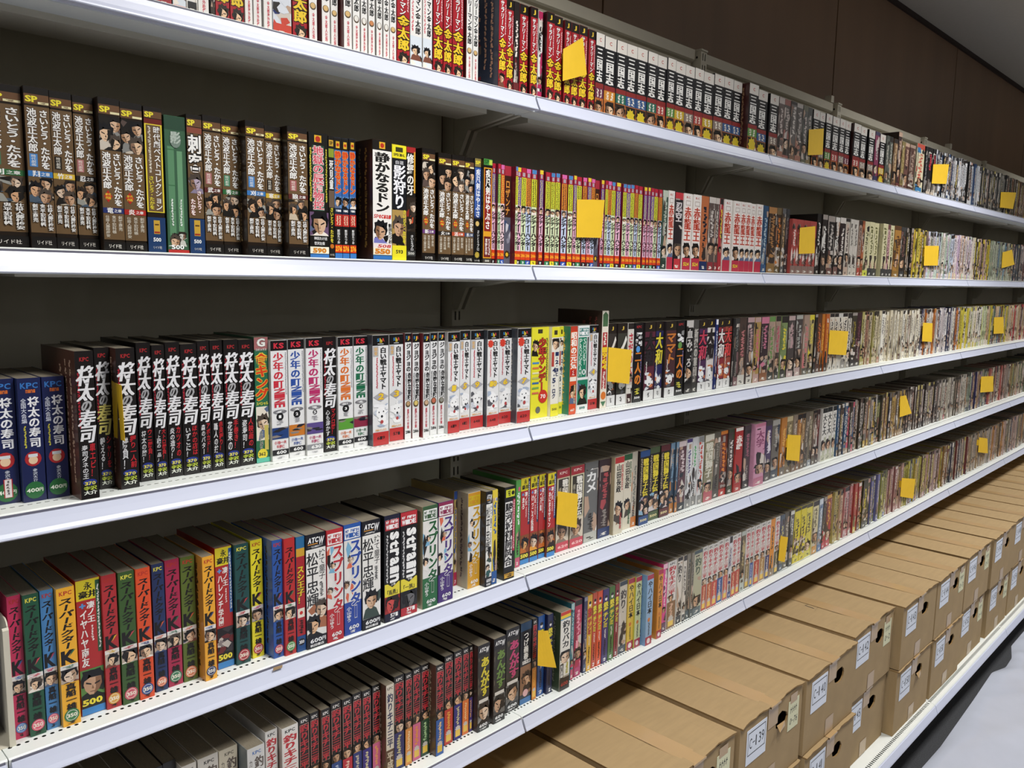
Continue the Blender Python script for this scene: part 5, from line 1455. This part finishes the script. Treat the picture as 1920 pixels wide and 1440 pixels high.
codes_b = {6:'C-149',7:'C-141',8:'C-145',9:'C-150',10:'C-151',11:'C-152',12:'C-153',13:'C-154'}
notes_t = {5:'0-76',6:'0-76',8:'0-2',10:'0-3',11:'0-5'}
notes_b = {11:'0-4',12:'0-6'}
firstT = 4
for i, (x, y) in enumerate(BOTX):
    c = codes_b.get(i)
    make_box(x, y, ZBASE + .0005, 'brown cardboard box in the lower layer on base deck, %s from the left' % ordinal(i + 1), c, note=notes_b.get(i), hole=True, torn=i == 9, lift=.003, w=.318 if i != 12 else .305)
for i, (x, y) in enumerate(TOPX):
    c = codes_t.get(i)
    t = make_box(x, y, ZBASE + .0005 + BH + .0075, 'brown cardboard box in the upper layer%s, %s from the left' % (', label reading %s' % c if i in (5, 6, 7, 8) else ' under lowest shelf', ordinal(i + 1)), c, note=notes_t.get(i), hole=True, torn=i == 6, lift=.010 if i in (5, 6, 8) else .004, h=.207)
    if i == 8:
        m = MB()
        for a in ((.10,.16,.135,.165),(.135,.165,.140,.195),(.14,.195,.118,.20),(.118,.20,.115,.17)): m.quad((a[0],a[1],.207+.0046),(a[0]+.003,a[1],.207+.0046),(a[2]+.003,a[3],.207+.0046),(a[2],a[3],.207+.0046))
        m.obj('pen_mark', M['ink'], t)

# ------------------------------------------------------------------ bookend, sticker, floor sheet
be = thing('bookend', 'ivory steel divider plate with rounded corner at the left end, fourth shelf', 'bookend', (.2505, .028, 1.0036))
prof = [(0, 0), (0, .150)] + [(.012 - .012*math.cos(a), .150 + .012*math.sin(a)) for a in (.4, .8, 1.2, 1.57)] + [(.15, .162), (.15, 0)]
m = MB(); m.prism_x(prof, -.0008, .0008); m.obj('plate', M['beige'], be)
m = MB(); m.box(-.02, .0008, 0, .15, 0, .0012); m.obj('foot', M['beige'], be)
m = MB(); m.prism_x([(-.002, 0), (-.002, .150), (0, .153), (0, 0)], -.006, .0008); m.obj('rim', M['beige'], be)

tq = [px_on_y(u, v, -.0075) for u, v in ((512, 1258), (529, 1252), (530, 1247), (513, 1252))]
m = MB(); c0 = np.mean(tq, 0)
f = [tuple(np.array(p) - c0) for p in tq]; m.quad(*f); m.quad(*[(a, b + .0006, c) for a, b, c in reversed(f)])
for i in range(4): a, b = f[i], f[(i + 1) % 4]; m.quad(b, a, (a[0], a[1] + .0006, a[2]), (b[0], b[1] + .0006, b[2]))
tag(m.obj('tape_piece', M['tape'], loc=tuple(c0)), 'small piece of beige tape stuck on the fourth shelf price rail', 'tape')
random.seed(5)
nx, ny = 190, 90
xs = np.concatenate([np.linspace(-1.5, 2.5, 15), np.linspace(2.5, 5.0, 130)[1:], np.linspace(5.0, 9.0, 47)[1:]]); ed = lambda x: float(np.interp(x, [-1.5, 2.0, 2.76, 2.945, 3.385, 3.69, 3.785, 3.9, 4.035, 4.28, 5, 9], [-.33, -.31, -.297, -.300, -.285, -.272, -.300, -.295, -.262, -.262, -.30, -.30]))  # left stretch out of view is added to bounce light up under the shelves
V = []; F = []
for i, x in enumerate(xs):
    for j in range(ny):
        f = j / (ny - 1); y = ed(x) * (1 - f) + (-2.6) * f
        q = x*.9 + y*1.3 + .15*math.sin(x*3.1) + .1*math.sin(y*4.7)
        z = .007 + .006*math.sin(x*5 + y*6 + 1.3*math.sin(y*5))*math.sin(y*9 + x*2.3) + .005*abs(math.sin(q*11))**6 + .004*abs(math.sin((x*.5 - y*1.6)*8 + math.sin(x*2)))**8
        V.append((x, y, max(z, .0015) if j else .0012))
for i in range(nx - 1):
    for j in range(ny - 1): a = i*ny + j; F.append((a, a+1, a+ny+1, a+ny))
sh = link('plastic_sheet', make_mesh('plastic_sheet', V, F, [M['film']], smooth=True)); tag(sh, 'wrinkled white plastic sheet spread over the grey carpet', 'plastic sheet')

bpy.data.objects.remove(_fo)
